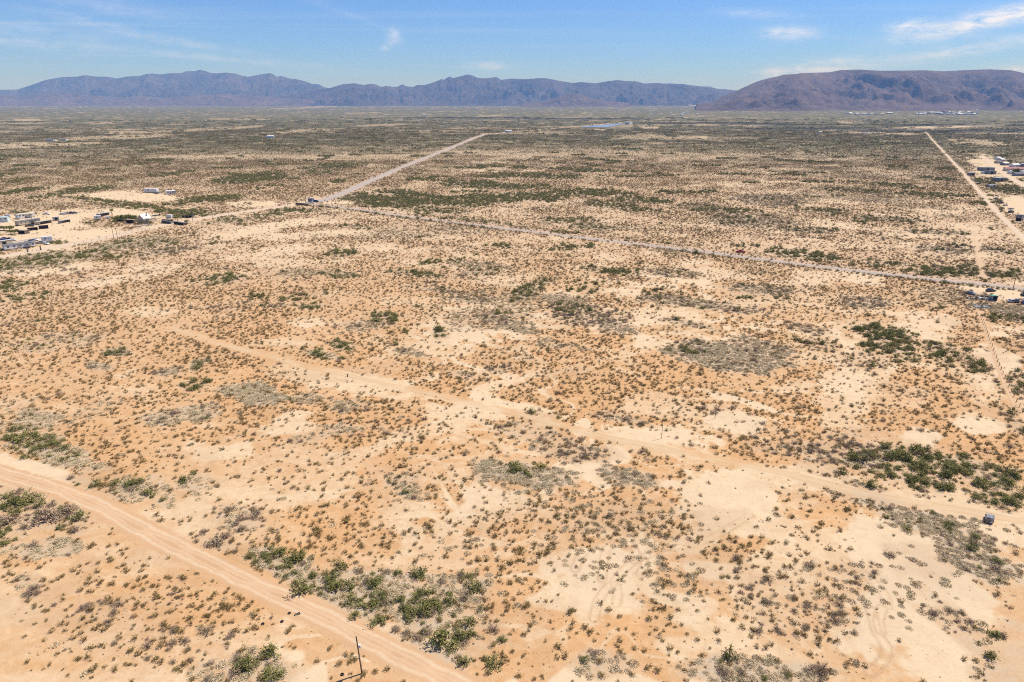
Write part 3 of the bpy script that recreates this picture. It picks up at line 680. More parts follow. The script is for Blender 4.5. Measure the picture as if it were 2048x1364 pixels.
def mountain_range(name, prof, yc, front, back, mat, label, seed, spur=900.0, pmin=0.75, pmax=2.6, nu=520, nv=96, rough=0.06, foot=0.0):
    """prof: skyline points (px, py) of the photograph; yc: distance of the crest; front/back: how far the slopes run."""
    xs = np.array([p[0] for p in prof], float); ys = np.array([p[1] for p in prof], float)
    us = np.linspace(xs[0], xs[-1], nu)
    pys = np.interp(us, xs, ys)
    bq = (682.0 - pys) / FPX; aq = (us - 1024.0) / FPX
    ydir = CP + bq * SP; zdir = -SP + bq * CP
    tanaz = aq / (CP + (682 - HORIZON) / FPX * SP)
    # wobble the crest line in depth
    crest_y = yc + (fbm(us / 140.0, us * 0, seed, 3) - 0.5) * front * 0.5
    Hc = np.maximum(CAM_H + crest_y * zdir / ydir, 2.0)
    vv = np.concatenate([np.linspace(0, 1, int(nv * 0.72)), 1 + np.linspace(0, 1, int(nv * 0.28) + 1)[1:]])
    V, U = np.meshgrid(vv, np.arange(nu), indexing='ij')
    s = np.where(V <= 1, V, 2 - V)
    Y = np.where(V <= 1, crest_y[U] - front * (1 - V), crest_y[U] + back * (V - 1))
    X = tanaz[U] * Y
    wx = (fbm(X / (spur * 1.6), Y / (spur * 1.6), seed + 3, 3) - 0.5) * spur * 1.1
    n = fbm((X + wx) / spur, Y / (spur * 3.2), seed + 5, 5, 0.55)
    ridged = np.abs(2 * n - 1) * 2.0
    ridged = np.clip(ridged, 0, 1)
    n2 = np.abs(2 * fbm((X + wx * 0.5) / (spur * 0.3), Y / (spur * 0.7), seed + 8, 4, 0.55) - 1)
    p = pmin + (pmax - pmin) * (0.85 * (1 - ridged) ** 1.4 + 0.40 * (1 - np.clip(n2 * 2.4, 0, 1)))
    H = Hc[U] * np.power(np.clip(s, 1e-4, 1), p)
    H += Hc[U] * rough * (fbm(X / (spur * 0.16), Y / (spur * 0.16), seed + 12, 4) - 0.5) * np.clip(4 * s * (1 - s), 0, 1) * 1.6
    H = np.where(s < 1e-3, -6.0, H)
    taper = np.clip(np.minimum(U, nu - 1 - U) / 3.0, 0, 1)
    Z = np.where(taper < 1, np.minimum(H, H * taper - 4 * (1 - taper)), H) + foot
    idx = np.arange(V.size).reshape(V.shape)
    fs = np.stack([idx[:-1, :-1], idx[:-1, 1:], idx[1:, 1:], idx[1:, :-1]], -1).reshape(-1, 4)
    me = mesh_from(name, np.stack([X, Y, Z], -1).reshape(-1, 3), fs, [mat], smooth=True)
    o = link(name, me); tag(o, label, 'mountain', kind='structure')
    return o


P_LEFT = [(-420, 196), (-200, 186), (-80, 182), (0, 179.5), (40, 179), (70, 170), (100, 160), (135, 154), (165, 153), (180, 150), (200, 153), (225, 153.5), (242, 157), (262, 153), (290, 151.5), (300, 148), (315, 147), (328, 149), (345, 146.5), (372, 146), (380, 142.5), (398, 142), (409, 139.5), (419, 142), (430, 146), (442, 146.5), (458, 145), (478, 147), (490, 151), (502, 153.5), (515, 151), (530, 148), (547, 146), (553, 149), (560, 154), (566, 151.5), (575, 154), (588, 158), (594, 157.5), (612, 162), (628, 168), (641, 168.5), (650, 174), (662, 177), (700, 184), (760, 194), (820, 204)]
P_MID = [(520, 200), (600, 186), (645, 178), (662, 176), (690, 168), (712, 166.5), (730, 170), (742, 167.5), (752, 168.5), (765, 174), (775, 171.5), (788, 174), (797, 173), (806, 168.5), (815, 172.5), (828, 174), (836, 170), (850, 170), (865, 166), (878, 161), (884, 158), (889, 159.5), (900, 153), (908, 156), (920, 153), (938, 148.5), (946, 151), (955, 155.5), (975, 156.5), (992, 153.5), (1002, 159.5), (1024, 157), (1050, 158.5), (1080, 156), (1095, 157), (1120, 162), (1145, 166), (1160, 164), (1190, 166.5), (1210, 163), (1232, 160), (1250, 162), (1270, 162.5), (1285, 167), (1310, 166), (1340, 168), (1365, 168), (1385, 172), (1410, 174), (1440, 178.5), (1470, 181), (1520, 190), (1600, 203)]
P_BEHIND = [(1240, 190), (1280, 175), (1315, 167.5), (1340, 166.5), (1360, 168.5), (1385, 171), (1400, 172.5), (1418, 173), (1432, 178), (1445, 178), (1472, 181), (1500, 186), (1540, 198)]
P_RIGHT = [(1390, 207), (1425, 203), (1445, 192), (1472, 181), (1490, 172), (1512, 162), (1530, 157), (1548, 153), (1560, 149.5), (1590, 147.5), (1592, 146), (1620, 145.5), (1650, 144.5), (1672, 140), (1710, 139), (1750, 141.5), (1800, 141), (1840, 140.5), (1875, 142.5), (1920, 140), (1965, 138.5), (2010, 140.5), (2030, 145), (2048, 150), (2090, 156), (2140, 165), (2220, 172), (2320, 182), (2450, 198)]
P_HILL = [(1040, 207), (1085, 203), (1110, 196), (1130, 190), (1146, 184.5), (1156, 187), (1172, 193), (1195, 198), (1225, 203), (1260, 206)]
P_LOW = [(-150, 203), (-60, 195), (10, 191), (40, 192), (90, 186), (120, 184), (150, 188), (190, 191), (230, 195), (280, 192), (330, 196), (400, 190), (460, 188), (520, 192), (580, 196), (640, 200), (700, 205)]
mountain_range('mountains_left', P_LEFT, 21000, 3600, 3000, rock_far, 'long jagged blue mountain range on the horizon, highest at its middle', 101, spur=1000, nu=760)
mountain_range('mountains_middle', P_MID, 17500, 2800, 2600, rock_far, 'lower purple mountain range with a dark pointed summit', 131, spur=850, nu=760)
mountain_range('mountains_distant', P_BEHIND, 27000, 2500, 2500, rock_far, 'pale blue farther ridge showing behind the purple range', 151, spur=1300, nu=200, nv=50)
mountain_range('foothills', P_LOW, 16200, 1500, 1500, rock_near, 'low reddish foothills at the base of the long blue range', 161, spur=800, nu=420, nv=60)
mountain_range('hill', P_HILL, 13200, 1200, 1100, rock_near, 'small brown conical hill in front of the purple range', 171, spur=700, nu=200, nv=60)
mountain_range('mountain_right', P_RIGHT, 10200, 3300, 2600, rock_near, 'broad flat-topped brown mountain above the far town', 189, spur=820, pmin=0.72, pmax=2.15, nu=900, nv=150, rough=0.07)


# ------------------------------------------------------------------ shrubs
def leaf_mat(name, c0, c1, c2, yellow=0.0):
    """Leaf colour changes from plant to plant and a little inside each plant."""
    m, nt, b = new_mat(name)
    oi = nd(nt, 'ShaderNodeObjectInfo')
    rp = nd(nt, 'ShaderNodeValToRGB'); e = rp.color_ramp.elements
    e[0].position = 0.0; e[0].color = c0 + (1,); e[1].position = 1.0; e[1].color = c2 + (1,)
    k = e.new(0.5); k.color = c1 + (1,)
    nt.links.new(oi.outputs['Random'], rp.inputs[0])
    f = noise_fac(nt, 3.5, 2, 0.5)
    c = mix_col(nt, math_node(nt, 'MULTIPLY', f, 0.55), rp.outputs[0], tuple(min(1, x * 1.65) for x in c1))
    nt.links.new(c, b.inputs['Base Color'])
    b.inputs['Roughness'].default_value = 0.8; b.inputs['Specular IOR Level'].default_value = 0.1
    return m


m_creo = leaf_mat('creosote_leaf', (0.190, 0.140, 0.045), (0.232, 0.155, 0.052), (0.245, 0.142, 0.058))
m_mesq = leaf_mat('mesquite_leaf', (0.125, 0.128, 0.038), (0.19, 0.178, 0.050), (0.24, 0.205, 0.076))
m_grey = leaf_mat('dry_grass_blade', (0.56, 0.45, 0.275), (0.62, 0.485, 0.30), (0.52, 0.445, 0.26))
m_purp = leaf_mat('bare_twig', (0.285, 0.200, 0.130), (0.325, 0.225, 0.145), (0.26, 0.20, 0.115))
m_stem = plain('shrub_stem', (0.115, 0.085, 0.062), 0.9, 0.2, 4.0, spec=0.05)


def leaf_quads(rs, P, size, up=0.3, aspect=1.6):
    """One small folded quad per point, random facing."""
    n = len(P)
    nrm = rs.normal(size=(n, 3)); nrm[:, 2] = np.abs(nrm[:, 2]) + up; nrm /= np.linalg.norm(nrm, axis=1)[:, None]
    t = rs.normal(size=(n, 3)); t -= (t * nrm).sum(1)[:, None] * nrm; t /= np.linalg.norm(t, axis=1)[:, None]
    s = np.cross(nrm, t)
    L = size * rs.uniform(0.7, 1.3, (n, 1)); W = L / aspect
    q = np.stack([P - t * L * .5 - s * W * .2, P + s * W * .5, P + t * L * .5 + s * W * .15, P - s * W * .5], 1)
    return q.reshape(-1, 3), np.arange(n * 4).reshape(n, 4)


def stems_mesh(rs, starts, ends, r):
    vs = []; fs = []
    for a, b in zip(starts, ends):
        d = b - a; s = np.cross(d, [0.3, 0.5, 0.8]); s /= np.linalg.norm(s) + 1e-9; t = np.cross(d, s); t /= np.linalg.norm(t) + 1e-9
        o = len(vs)
        for p, rr in ((a, r), (b, r * 0.4)):
            for k in range(3):
                A = 2.0944 * k; vs.append(p + (s * math.cos(A) + t * math.sin(A)) * rr)
        fs += [(o, o + 1, o + 4, o + 3), (o + 1, o + 2, o + 5, o + 4), (o + 2, o, o + 3, o + 5)]
    return np.array(vs), np.array(fs)


def bush_mesh(name, seed, leaf, n_stem, n_leaf, size, spread, top, inner=0.35, lop=0.25, up=0.3, aspect=1.6, clump=0):
    """Stems fan from the root; leaves sit along their outer part. Radius about 1, base at z = 0."""
    rs = np.random.RandomState(seed)
    A = rs.uniform(0, 2 * math.pi, n_stem); ph = spread * np.sqrt(rs.uniform(0.02, 1, n_stem))
    L = rs.uniform(0.72, 1.12, n_stem) * (1 + lop * np.cos(A - rs.uniform(0, 6.28)) + 0.5 * lop * np.cos(3 * A))
    E = np.stack([np.sin(ph) * np.cos(A) * L, np.sin(ph) * np.sin(A) * L, np.cos(ph) * L * top], 1)
    base = rs.normal(size=(n_stem, 3)) * 0.05; base[:, 2] = 0
    sv, sf = stems_mesh(rs, base, E, 0.016)
    k = rs.randint(0, n_stem, n_leaf); t = inner + (1 - inner) * np.sqrt(rs.uniform(0, 1, n_leaf))
    P = base[k] + (E[k] - base[k]) * t[:, None] + rs.normal(size=(n_leaf, 3)) * np.array([0.11, 0.11, 0.08]) * (0.5 + t[:, None])
    P[:, 2] = np.maximum(P[:, 2], 0.03)
    lv, lf = leaf_quads(rs, P, size, up, aspect)
    V = np.vstack([sv, lv]); F = np.vstack([sf, lf + len(sv)])
    return mesh_from(name, V, F, [m_stem, leaf], fmat=[0] * len(sf) + [1] * len(lf))


def blade_mesh(name, seed, leaf, n, hgt, wid):
    """Dry grass clump: thin bent blades."""
    rs = np.random.RandomState(seed)
    r = np.sqrt(rs.uniform(0, 1, n)) * 0.95; A = rs.uniform(0, 6.283, n)
    b = np.stack([r * np.cos(A), r * np.sin(A), np.zeros(n)], 1)
    B = rs.uniform(0, 6.283, n); lean = rs.uniform(0.1, 0.6, n)
    tip = b + np.stack([np.cos(B) * lean, np.sin(B) * lean, hgt * rs.uniform(0.5, 1.2, n)], 1) * np.stack([np.full(n, .5), np.full(n, .5), (1.15 - r * 0.6)], 1)
    side = np.stack([-np.sin(B), np.cos(B), np.zeros(n)], 1) * wid
    midp = b * 0.45 + tip * 0.55 + np.array([0, 0, 0.06])
    V = np.stack([b - side, b + side, midp + side * .8, tip, midp - side * .8], 1).reshape(-1, 3)
    i = np.arange(n) * 5
    F = np.vstack([np.stack([i, i + 1, i + 2, i + 4], 1)]); F2 = np.stack([i + 4, i + 2, i + 3, i + 3], 1)
    me = bpy.data.meshes.new(name)
    me.from_pydata([tuple(v) for v in V], [], [tuple(f) for f in F] + [tuple(f[:3]) for f in F2]); me.materials.append(leaf); me.update()
    return me


CREO = [bush_mesh('creosote_bush', 300 + i, m_creo, 16, 150, 0.22, 1.28, 1.12, inner=0.30, lop=0.22) for i in range(6)]
MESQ = [bush_mesh('mesquite_shrub', 400 + i, m_mesq, 26, 420, 0.18, 1.40, 1.05, inner=0.35, lop=0.3) for i in range(5)]
PURP = [bush_mesh('leafless_shrub', 500 + i, m_purp, 44, 400, 0.17, 1.36, 0.95, inner=0.25, lop=0.25, aspect=2.3) for i in range(4)]
GRAS = [blade_mesh('dry_grass', 600 + i, m_grey, 140, 0.42, 0.058) for i in range(4)]
TUFT = [bush_mesh('small_tuft', 650 + i, m_purp, 6, 26, 0.34, 1.3, 0.6, inner=0.2, lop=0.3) for i in range(3)]


def sector(n, r0, r1, rs, half=42.0):
    A = rs.uniform(-R_(half), R_(half), n); r = np.sqrt(rs.uniform(r0 * r0, r1 * r1, n))
    return r * np.sin(A), r * np.cos(A)


SECT = 2 * R_(42.0) * 0.5
rs = np.random.RandomState(7)
acc = {k: [] for k in ('creo', 'mesq', 'purp', 'gras', 'tuft')}


def spread_zone(r0, r1, c, big):
    area = SECT * (r1 * r1 - r0 * r0)

    def take(key, maxd, dens_fn, smin, smax, power, big):
        n = int(area * maxd)
        x, y = sector(n, r0, r1, rs)
        F = look_up(x, y)
        keep = rs.uniform(0, 1, n) < np.clip(dens_fn(F, np.hypot(x, y)) / maxd, 0, 1) * F['clear']
        x, y, z = x[keep], y[keep], F['z'][keep]
        s = (smin + (smax - smin) * rs.uniform(0, 1, len(x)) ** power) * big
        acc[key].append(np.stack([x, y, z - 0.04, s, rs.uniform(0, 6.283, len(x))], 1))
    take('creo', 0.85 * c, lambda f, d: (f['dens'] * 0.58 + 0.0 * np.exp(-((f['far'] - 1.6) / 1.5) ** 2) * (d > 330) * (d < 1300)) * c * sstep(4300, 2000, d), 0.10, 0.83, 1.7, big)
    take('mesq', 0.34 * c, lambda f, d: np.clip(f['g'] - 0.12, 0, 1.2) * 0.30 * c, 0.45, 1.75, 1.6, big * (1 if big < 1.2 else 0.9))
    take('purp', 0.40 * c, lambda f, d: (np.clip(f['pu'] - 0.06, 0, 1) * 0.36 + 0.005 * f['dens']) * c, 0.35, 1.3, 1.6, big * (1 if big < 1.2 else 0.9))
    take('gras', (1.5 if r1 < 500 else 0.85) * c, lambda f, d: (0.006 * f['dens'] * (r1 < 500) + np.clip(f['gy'] - 0.10, 0, 1)) * (1.45 if r1 < 500 else 0.8) * c, 0.4, 1.0, 1.0, big)
    if r1 <= 520:
        take('tuft', 0.85, lambda f, d: 0.16 + 0.45 * f['dens'] * (1 - 0.5 * f['bare']), 0.06, 0.24, 1.8, 1.0)


spread_zone(58, 420, 1.0, 1.0)
spread_zone(420, 1250, 0.78, 1.1)
spread_zone(1250, 2400, 0.16, 1.75)
spread_zone(2400, 4200, 0.06, 1.9)
acc = {k: np.vstack(v) for k, v in acc.items()}
# scrubby verges of the paved road: (offset from the centre line, spacing, sizes)
for off, gap_, s0, s1, kk in ((-5.0, 2.0, .6, 1.5, 'creo'), (-6.4, 2.6, .5, 1.4, 'creo'), (-5.4, 9.0, .9, 2.2, 'mesq'), (5.6, 5.0, .4, 1.0, 'creo'), (13.0, 3.0, .5, 1.3, 'creo'), (14.0, 12.0, .9, 2.0, 'mesq')):
    ln = smooth_line(poly_world('paved'), gap_); new = []
    for i in range(1, len(ln) - 1):
        q_ = ln[i + 1] - ln[i - 1]; q_.normalize(); o_ = off + rs.normal() * .7
        if vnoise(np.array([i * gap_ / 25.0]), np.array([off]), 3)[0] < 0.30: continue
        new.append((ln[i].x - q_.y * o_, ln[i].y + q_.x * o_, -.03, rs.uniform(s0, s1), rs.uniform(0, 6.28)))
    acc[kk] = np.vstack([acc[kk], np.array(new)])
# no scrub where the far towns, plants and the solar field stand
for k in acc:
    u_, v_, _d = project(acc[k][:, 0], acc[k][:, 1])
    out = (np.hypot((u_ - 1733) / 70, (v_ - 229) / 4.2) < 1) | (np.hypot((u_ - 1893) / 82, (v_ - 228.5) / 5) < 1)
    out |= (v_ < 216) & (((u_ > 1365) & (u_ < 1435)) | ((u_ > 955) & (u_ < 1060)) | ((u_ > 1490) & (u_ < 1550)) | ((u_ > 1250) & (u_ < 1330)))
    out |= (v_ > 245) & (v_ < 257.5) & (u_ > 1160 + (255 - v_) * 8) & (u_ < 1262)
    acc[k] = acc[k][~out]

# shrubs seen singly in the photograph: (px, py of the foot, radius m, height factor)
HERO_MESQ = [(606, 1180, 2.0, 1.15, 'large dark green mesquite at the edge of the dirt road'), (882, 1285, 2.2, 1.3, 'tallest round green mesquite in the thicket beside the dirt road'), (700, 1178, 1.35, 1.15, 'bright green mesquite in the thicket uphill of the dirt road bend'),
             (800, 1205, 1.3, 1.1, 'leafy green mesquite in the middle of the roadside thicket'), (817, 1238, 1.3, 1.0, 'compact green mesquite just behind the roadside thicket edge'), (900, 1300, 1.3, 0.9, 'yellow green mesquite in front of the tallest round one'),
             (700, 1205, 1.5, .9, 'olive mesquite on the dirt road verge above the tyres'), (712, 1232, 1.2, .9, 'small mesquite on the road verge above the utility pole'), (300, 985, 1.7, .95, 'dark green mesquite in the thicket above the road junction'), (255, 975, 1.2, .95, 'round green mesquite behind the pale road fork'),
             (62, 1003, 2.6, .8, 'wide green mesquite in the dark thicket at the road fork'), (45, 1010, 1.8, .9, 'yellow green mesquite at the edge of the dark thicket'), (40, 882, 2.6, .7, 'bright green mesquite above the pale road fork'), (75, 895, 1.5, .9, 'green mesquite at the end of the grassy bank'),
             (1030, 932, 1.6, .9, 'green mesquite beside the grey grass patch'), (1082, 935, 1.6, .95, 'second green mesquite beside the grey grass patch'), (1988, 1268, 1.3, .8, 'bright green bush on the sandy slope'), (1060, 955, 1.0, .9, 'low green mesquite within the grey grass patch')]
HERO_PURP = [(100, 1037, 3.3, .9, 'big purple grey leafless shrub in the dark thicket'), (135, 1027, 2.5, .95, 'second purple grey leafless shrub in the dark thicket'), (432, 1088, 2.3, .9, 'round leafless grey shrub on the dirt road verge'), (455, 1072, 1.4, .9, 'leafless grey shrub behind the roadside one'), (18, 1045, 2.8, .8, 'blue grey shrub in the dark thicket')]
hero = {'mesq': [], 'purp': []}


def too_close(arr, pts):
    keep = np.ones(len(arr), bool)
    for (x, y, r) in pts: keep &= np.hypot(arr[:, 0] - x, arr[:, 1] - y) > r * 0.8
    return arr[keep]


hp = []
for key, lst in (('mesq', HERO_MESQ), ('purp', HERO_PURP)):
    for (px, py, r, hf, lab) in lst:
        p = at(px, py); hp.append((p.x, p.y, r)); hero[key].append((p, r, hf, lab))
for k in acc: acc[k] = too_close(acc[k], hp)

NAMES = {'creo': ('creosote_bush', CREO, 'creosote bush'), 'mesq': ('mesquite_shrub', MESQ, 'shrub'), 'purp': ('leafless_shrub', PURP, 'shrub')}
REST_NAMES = {'creo': ('creosote_scrub', 'olive brown creosote scrub spread over the whole plain'), 'mesq': ('mesquite_thickets', 'green mesquite thickets scattered over the plain'),
              'purp': ('leafless_scrub', 'purple grey leafless scrub scattered over the plain'), 'gras': ('dry_grass', 'pale grey dry grass in patches on the sand'), 'tuft': ('small_tufts', 'tiny dark tufts dotting the sand')}
FIRST = {}


def place_one(key, x, y, z, s, a, hf, var, label, cat, group):
    nm, meshes, _ = NAMES[key]
    first = FIRST.get((key, var))
    if first is None:
        o = bpy.data.objects.new(nm, meshes[var]); FIRST[(key, var)] = o
    else:
        o = first.copy()
    COL.objects.link(o)
    o.location = (x, y, z); o.rotation_euler = (0, 0, a); o.scale = (s, s, s * hf)
    tag(o, label, cat, group)
    return o


# landmarks of the photograph that single out where a shrub grows
MARKS_NEAR = [(724, 1330, 'near the utility pole'), (585, 1240, 'near the dumped tyres'), (960, 1340, 'where the dirt road leaves the picture'), (800, 1210, 'in the roadside thicket above the pole'), (870, 1285, 'in the thick end of the roadside thicket'),
              (640, 1170, 'in the thin end of the roadside thicket'), (300, 1060, 'beside the straight stretch of dirt road'), (430, 1100, 'by the leafless clump on the road verge'), (80, 1030, 'in the dark thicket at the road fork'), (110, 900, 'on the grassy bank above the road fork'), (290, 980, 'in the thicket above the road fork'),
              (220, 1210, 'by the thin rod on the sand'), (60, 1180, 'by the grey litter short of the road'), (430, 1250, 'on the orange sand short of the road'), (120, 1330, 'in the lowest orange corner short of the road'), (420, 1340, 'by the grey patch short of the road'),
              (1220, 1120, 'around the looping wheel marks'), (1100, 1220, 'on the pale sand below the looping wheel marks'), (1050, 1100, 'on the orange sand beside the looping wheel marks'), (1250, 1260, 'on the orange sand below the loop of pale sand'), (1420, 1340, 'in the grey patch at the lower edge'), (1180, 1340, 'by the small thicket at the lower edge'),
              (1600, 1330, 'in the dark patch at the lower edge'), (1640, 1200, 'on the open flats beside the pale wash'), (1480, 1180, 'on the pale flats past the loop'), (1860, 1190, 'on the wide pale sand'), (1900, 1080, 'on the long grassy bank below the parked grey vehicle'), (2000, 1180, 'at the lower end of the long grassy bank'), (1940, 1270, 'on the sandy slope below the grassy bank'), (1980, 1030, 'near the parked grey vehicle'),
              (1770, 928, 'at the brushy end of the thicket by the vehicle'), (1835, 920, 'on the upper side of the thicket by the vehicle'), (1835, 948, 'on the lower side of the thicket by the vehicle'), (1895, 932, 'at the gap in the thicket by the vehicle'), (1980, 950, 'in the green thicket reaching the picture edge'), (1640, 900, 'in the dark brush across the track'), (1080, 955, 'around the grey grass patch'), (1250, 955, 'around the smaller grey grass patch'), (1150, 890, 'on the brushy rise above the grey grass patch'),
              (820, 980, 'by the grey brush in mid field'), (640, 1050, 'on the orange sand above the road'), (900, 1100, 'on the orange sand above the roadside thicket'), (700, 960, 'by the pale sand streak'), (480, 1040, 'in the leafless patch above the road'), (400, 970, 'by the grassy patch above the road'),
              (1770, 665, 'at the top of the green thicket behind the pale pans'), (1800, 690, 'amid the green thicket behind the pale pans'), (1840, 705, 'low in the green thicket behind the pale pans'), (1895, 708, 'trailing from the green thicket behind the pale pans'), (1440, 710, 'in the broad grey brush'), (1170, 630, 'in the dark brush far up the scrub'), (520, 790, 'by the pale grey grass in mid field'), (300, 830, 'in mid field on the sandy rise'), (1700, 780, 'by the ring of pale sand'), (1480, 850, 'by the bright pale pan'), (750, 800, 'beside the sandy track'), (1300, 780, 'on the even scrub above the track'), (1000, 700, 'on the far scrub behind the track'), (400, 650, 'where the sandy track fades out')]
KIND_WORDS = {'creo': 'olive creosote bush', 'mesq': 'green mesquite shrub', 'purp': 'purple grey leafless shrub'}
GROUPS = {'creo': 'creosote bushes on the near sand', 'mesq': 'mesquites in the near thickets', 'purp': 'leafless shrubs in the near scrub'}
SIZES = {'creo': (0.62, 0.80), 'mesq': (0.9, 1.3), 'purp': (0.7, 1.0)}


def shrub_label(key, px, py, s):
    m = min(MARKS_NEAR, key=lambda q: (q[0] - px) ** 2 + ((q[1] - py) * 1.6) ** 2)
    w = 'small' if s < SIZES[key][0] else ('large' if s > SIZES[key][1] else 'medium')
    return '%s %s %s' % (w, KIND_WORDS[key], m[2])


MAXN = {'creo': 300, 'mesq': 300 - len(HERO_MESQ), 'purp': 300 - len(HERO_PURP)}
for key in ('mesq', 'purp'):
    for i, (p, r, hf, lab) in enumerate(hero[key]):
        place_one(key, p.x, p.y, ground_z(p) - 0.05, r, i * 1.7, hf, i % len(NAMES[key][1]), lab, 'shrub', GROUPS[key])
for key in ('creo', 'mesq', 'purp'):
    A = acc[key]; u, v, dep = project(A[:, 0], A[:, 1])
    size = A[:, 3] / dep * ((u > 4) & (u < 2044) & (v > 0) & (v < 1350))
    order = np.argsort(-size)[:MAXN[key]]
    rest = np.ones(len(A), bool); rest[order] = False
    for j, q in enumerate(order):
        x, y, z, s, a = A[q]
        place_one(key, x, y, z, s, a, 0.85 + 0.3 * ((j * 37) % 10) / 10, j % len(NAMES[key][1]), shrub_label(key, u[q], v[q], s), NAMES[key][2], GROUPS[key])
    acc[key] = A[rest]


def scatter(key, meshes_or_objs):
    """The uncountable rest: one object, instances placed by geometry nodes from point attributes."""
    name, label = REST_NAMES[key]
    A = acc[key]; n = len(A); r = np.random.RandomState(len(name))
    me = bpy.data.meshes.new(name); me.vertices.add(n); me.vertices.foreach_set('co', A[:, :3].astype(np.float32).ravel())
    rot = np.zeros((n, 3), np.float32); rot[:, 2] = A[:, 4]; rot[:, :2] = r.uniform(-0.12, 0.12, (n, 2))
    scl = np.stack([A[:, 3] * r.uniform(0.85, 1.15, n), A[:, 3] * r.uniform(0.85, 1.15, n), A[:, 3] * r.uniform(0.75, 1.15, n)], 1).astype(np.float32)
    for an, arr in (('rot', rot), ('scl', scl)):
        at_ = me.attributes.new(an, 'FLOAT_VECTOR', 'POINT'); at_.data.foreach_set('vector', arr.ravel())
    va = me.attributes.new('variant', 'INT', 'POINT'); va.data.foreach_set('value', r.randint(0, len(meshes_or_objs), n).astype(np.int32))
    o = link(name, me); tag(o, label, 'scrub', kind='stuff')
    ng = bpy.data.node_groups.new('scatter_' + name, 'GeometryNodeTree')
    ng.interface.new_socket('Geometry', in_out='INPUT', socket_type='NodeSocketGeometry'); ng.interface.new_socket('Geometry', in_out='OUTPUT', socket_type='NodeSocketGeometry')
    N = ng.nodes; Lk = ng.links
    gi = N.new('NodeGroupInput'); go = N.new('NodeGroupOutput'); ip = N.new('GeometryNodeInstanceOnPoints'); g2 = N.new('GeometryNodeGeometryToInstance')
    for ob in meshes_or_objs:
        oi = N.new('GeometryNodeObjectInfo'); oi.transform_space = 'ORIGINAL'; oi.inputs['Object'].default_value = ob
        Lk.new(oi.outputs['Geometry'], g2.inputs[0])
    ip.inputs['Pick Instance'].default_value = True
    Lk.new(gi.outputs[0], ip.inputs['Points']); Lk.new(g2.outputs[0], ip.inputs['Instance'])
    for an, typ, sock in (('rot', 'FLOAT_VECTOR', 'Rotation'), ('scl', 'FLOAT_VECTOR', 'Scale'), ('variant', 'INT', 'Instance Index')):
        na_ = N.new('GeometryNodeInputNamedAttribute'); na_.data_type = typ; na_.inputs['Name'].default_value = an
        Lk.new(na_.outputs[0], ip.inputs[sock])
    Lk.new(ip.outputs[0], go.inputs[0])
    md = o.modifiers.new('scatter', 'NODES'); md.node_group = ng
    return o


for key in ('creo', 'mesq', 'purp'):
    scatter(key, [FIRST[(key, v)] for v in range(len(NAMES[key][1]))])
# dry grass and tufts are never single things: their own clumps feed the scatter
for key, meshes, nm, lab in (('gras', GRAS, 'dry_grass_clump', 'pale dry grass clump beside the dirt road'), ('tuft', TUFT, 'dark_tuft', 'tiny dark tuft on the sand beside the dirt road')):
    srcs = []
    for i, m in enumerate(meshes):
        x, y, z, s, a = acc[key][i]
        o = link(nm, m, None, (x, y, z), a); o.scale = (s, s, s); tag(o, lab, 'grass', kind='stuff'); srcs.append(o)
    acc[key] = acc[key][len(meshes):]
    scatter(key, srcs)
print('SCATTER', {k: len(v) for k, v in acc.items()})


# ------------------------------------------------------------------ small things: materials
m_white = plain('white_metal', (0.74, 0.73, 0.70), 0.5, 0.10, 0.6)
m_white_roof = plain('white_roof', (0.80, 0.79, 0.76), 0.45, 0.08, 0.5)
m_cream = plain('cream_metal', (0.68, 0.60, 0.44), 0.6, 0.12, 0.6)
m_paleblue = plain('pale_blue_metal', (0.56, 0.66, 0.68), 0.5, 0.08, 0.6)
m_greyroof = plain('grey_shingle', (0.19, 0.19, 0.20), 0.8, 0.2, 0.9)
m_slate = plain('blue_grey_metal', (0.215, 0.22, 0.24), 0.5, 0.15, 0.6)
m_beige = plain('beige_wall', (0.50, 0.41, 0.30), 0.8, 0.12, 0.7)
m_tan = plain('tan_board', (0.42, 0.30, 0.20), 0.85, 0.2, 1.0)
m_brown = plain('brown_board', (0.19, 0.13, 0.09), 0.85, 0.25, 1.0)
m_dark = plain('dark_interior', (0.022, 0.02, 0.02), 0.8, 0.2, 1.0)
m_red = plain('red_metal', (0.30, 0.045, 0.035), 0.55, 0.15, 0.6)
m_green = plain('green_metal', (0.10, 0.42, 0.27), 0.5, 0.1, 0.8)
m_blue = plain('blue_tarp', (0.05, 0.16, 0.50), 0.5, 0.15, 1.0)
m_wood = plain('pole_wood', (0.135, 0.092, 0.062), 0.9, 0.3, 2.5, spec=0.05)
m_tyre = plain('tyre_rubber', (0.024, 0.023, 0.022), 0.85, 0.2, 3.0)
m_rim = plain('wheel_rim', (0.42, 0.42, 0.42), 0.4, 0.1, 3.0, metal=0.6)
m_chrome = plain('chrome', (0.66, 0.66, 0.67), 0.25, 0.05, 3.0, metal=0.9)
m_lamp = plain('lamp_lens', (0.62, 0.60, 0.55), 0.2, 0.05, 3.0)
m_tail = plain('tail_lamp_lens', (0.40, 0.03, 0.025), 0.25, 0.05, 3.0)
m_steel = plain('galvanised_steel', (0.36, 0.36, 0.36), 0.45, 0.12, 2.0, metal=0.5)
m_concrete = plain('concrete', (0.44, 0.41, 0.37), 0.9, 0.12, 0.8)
m_rust = plain('rusty_metal', (0.17, 0.085, 0.055), 0.85, 0.35, 1.5)
gm, nt, b = new_mat('window_glass'); b.inputs['Base Color'].default_value = (0.025, 0.03, 0.036, 1); b.inputs['Roughness'].default_value = 0.08; b.inputs['Specular IOR Level'].default_value = 0.6
m_glass = gm
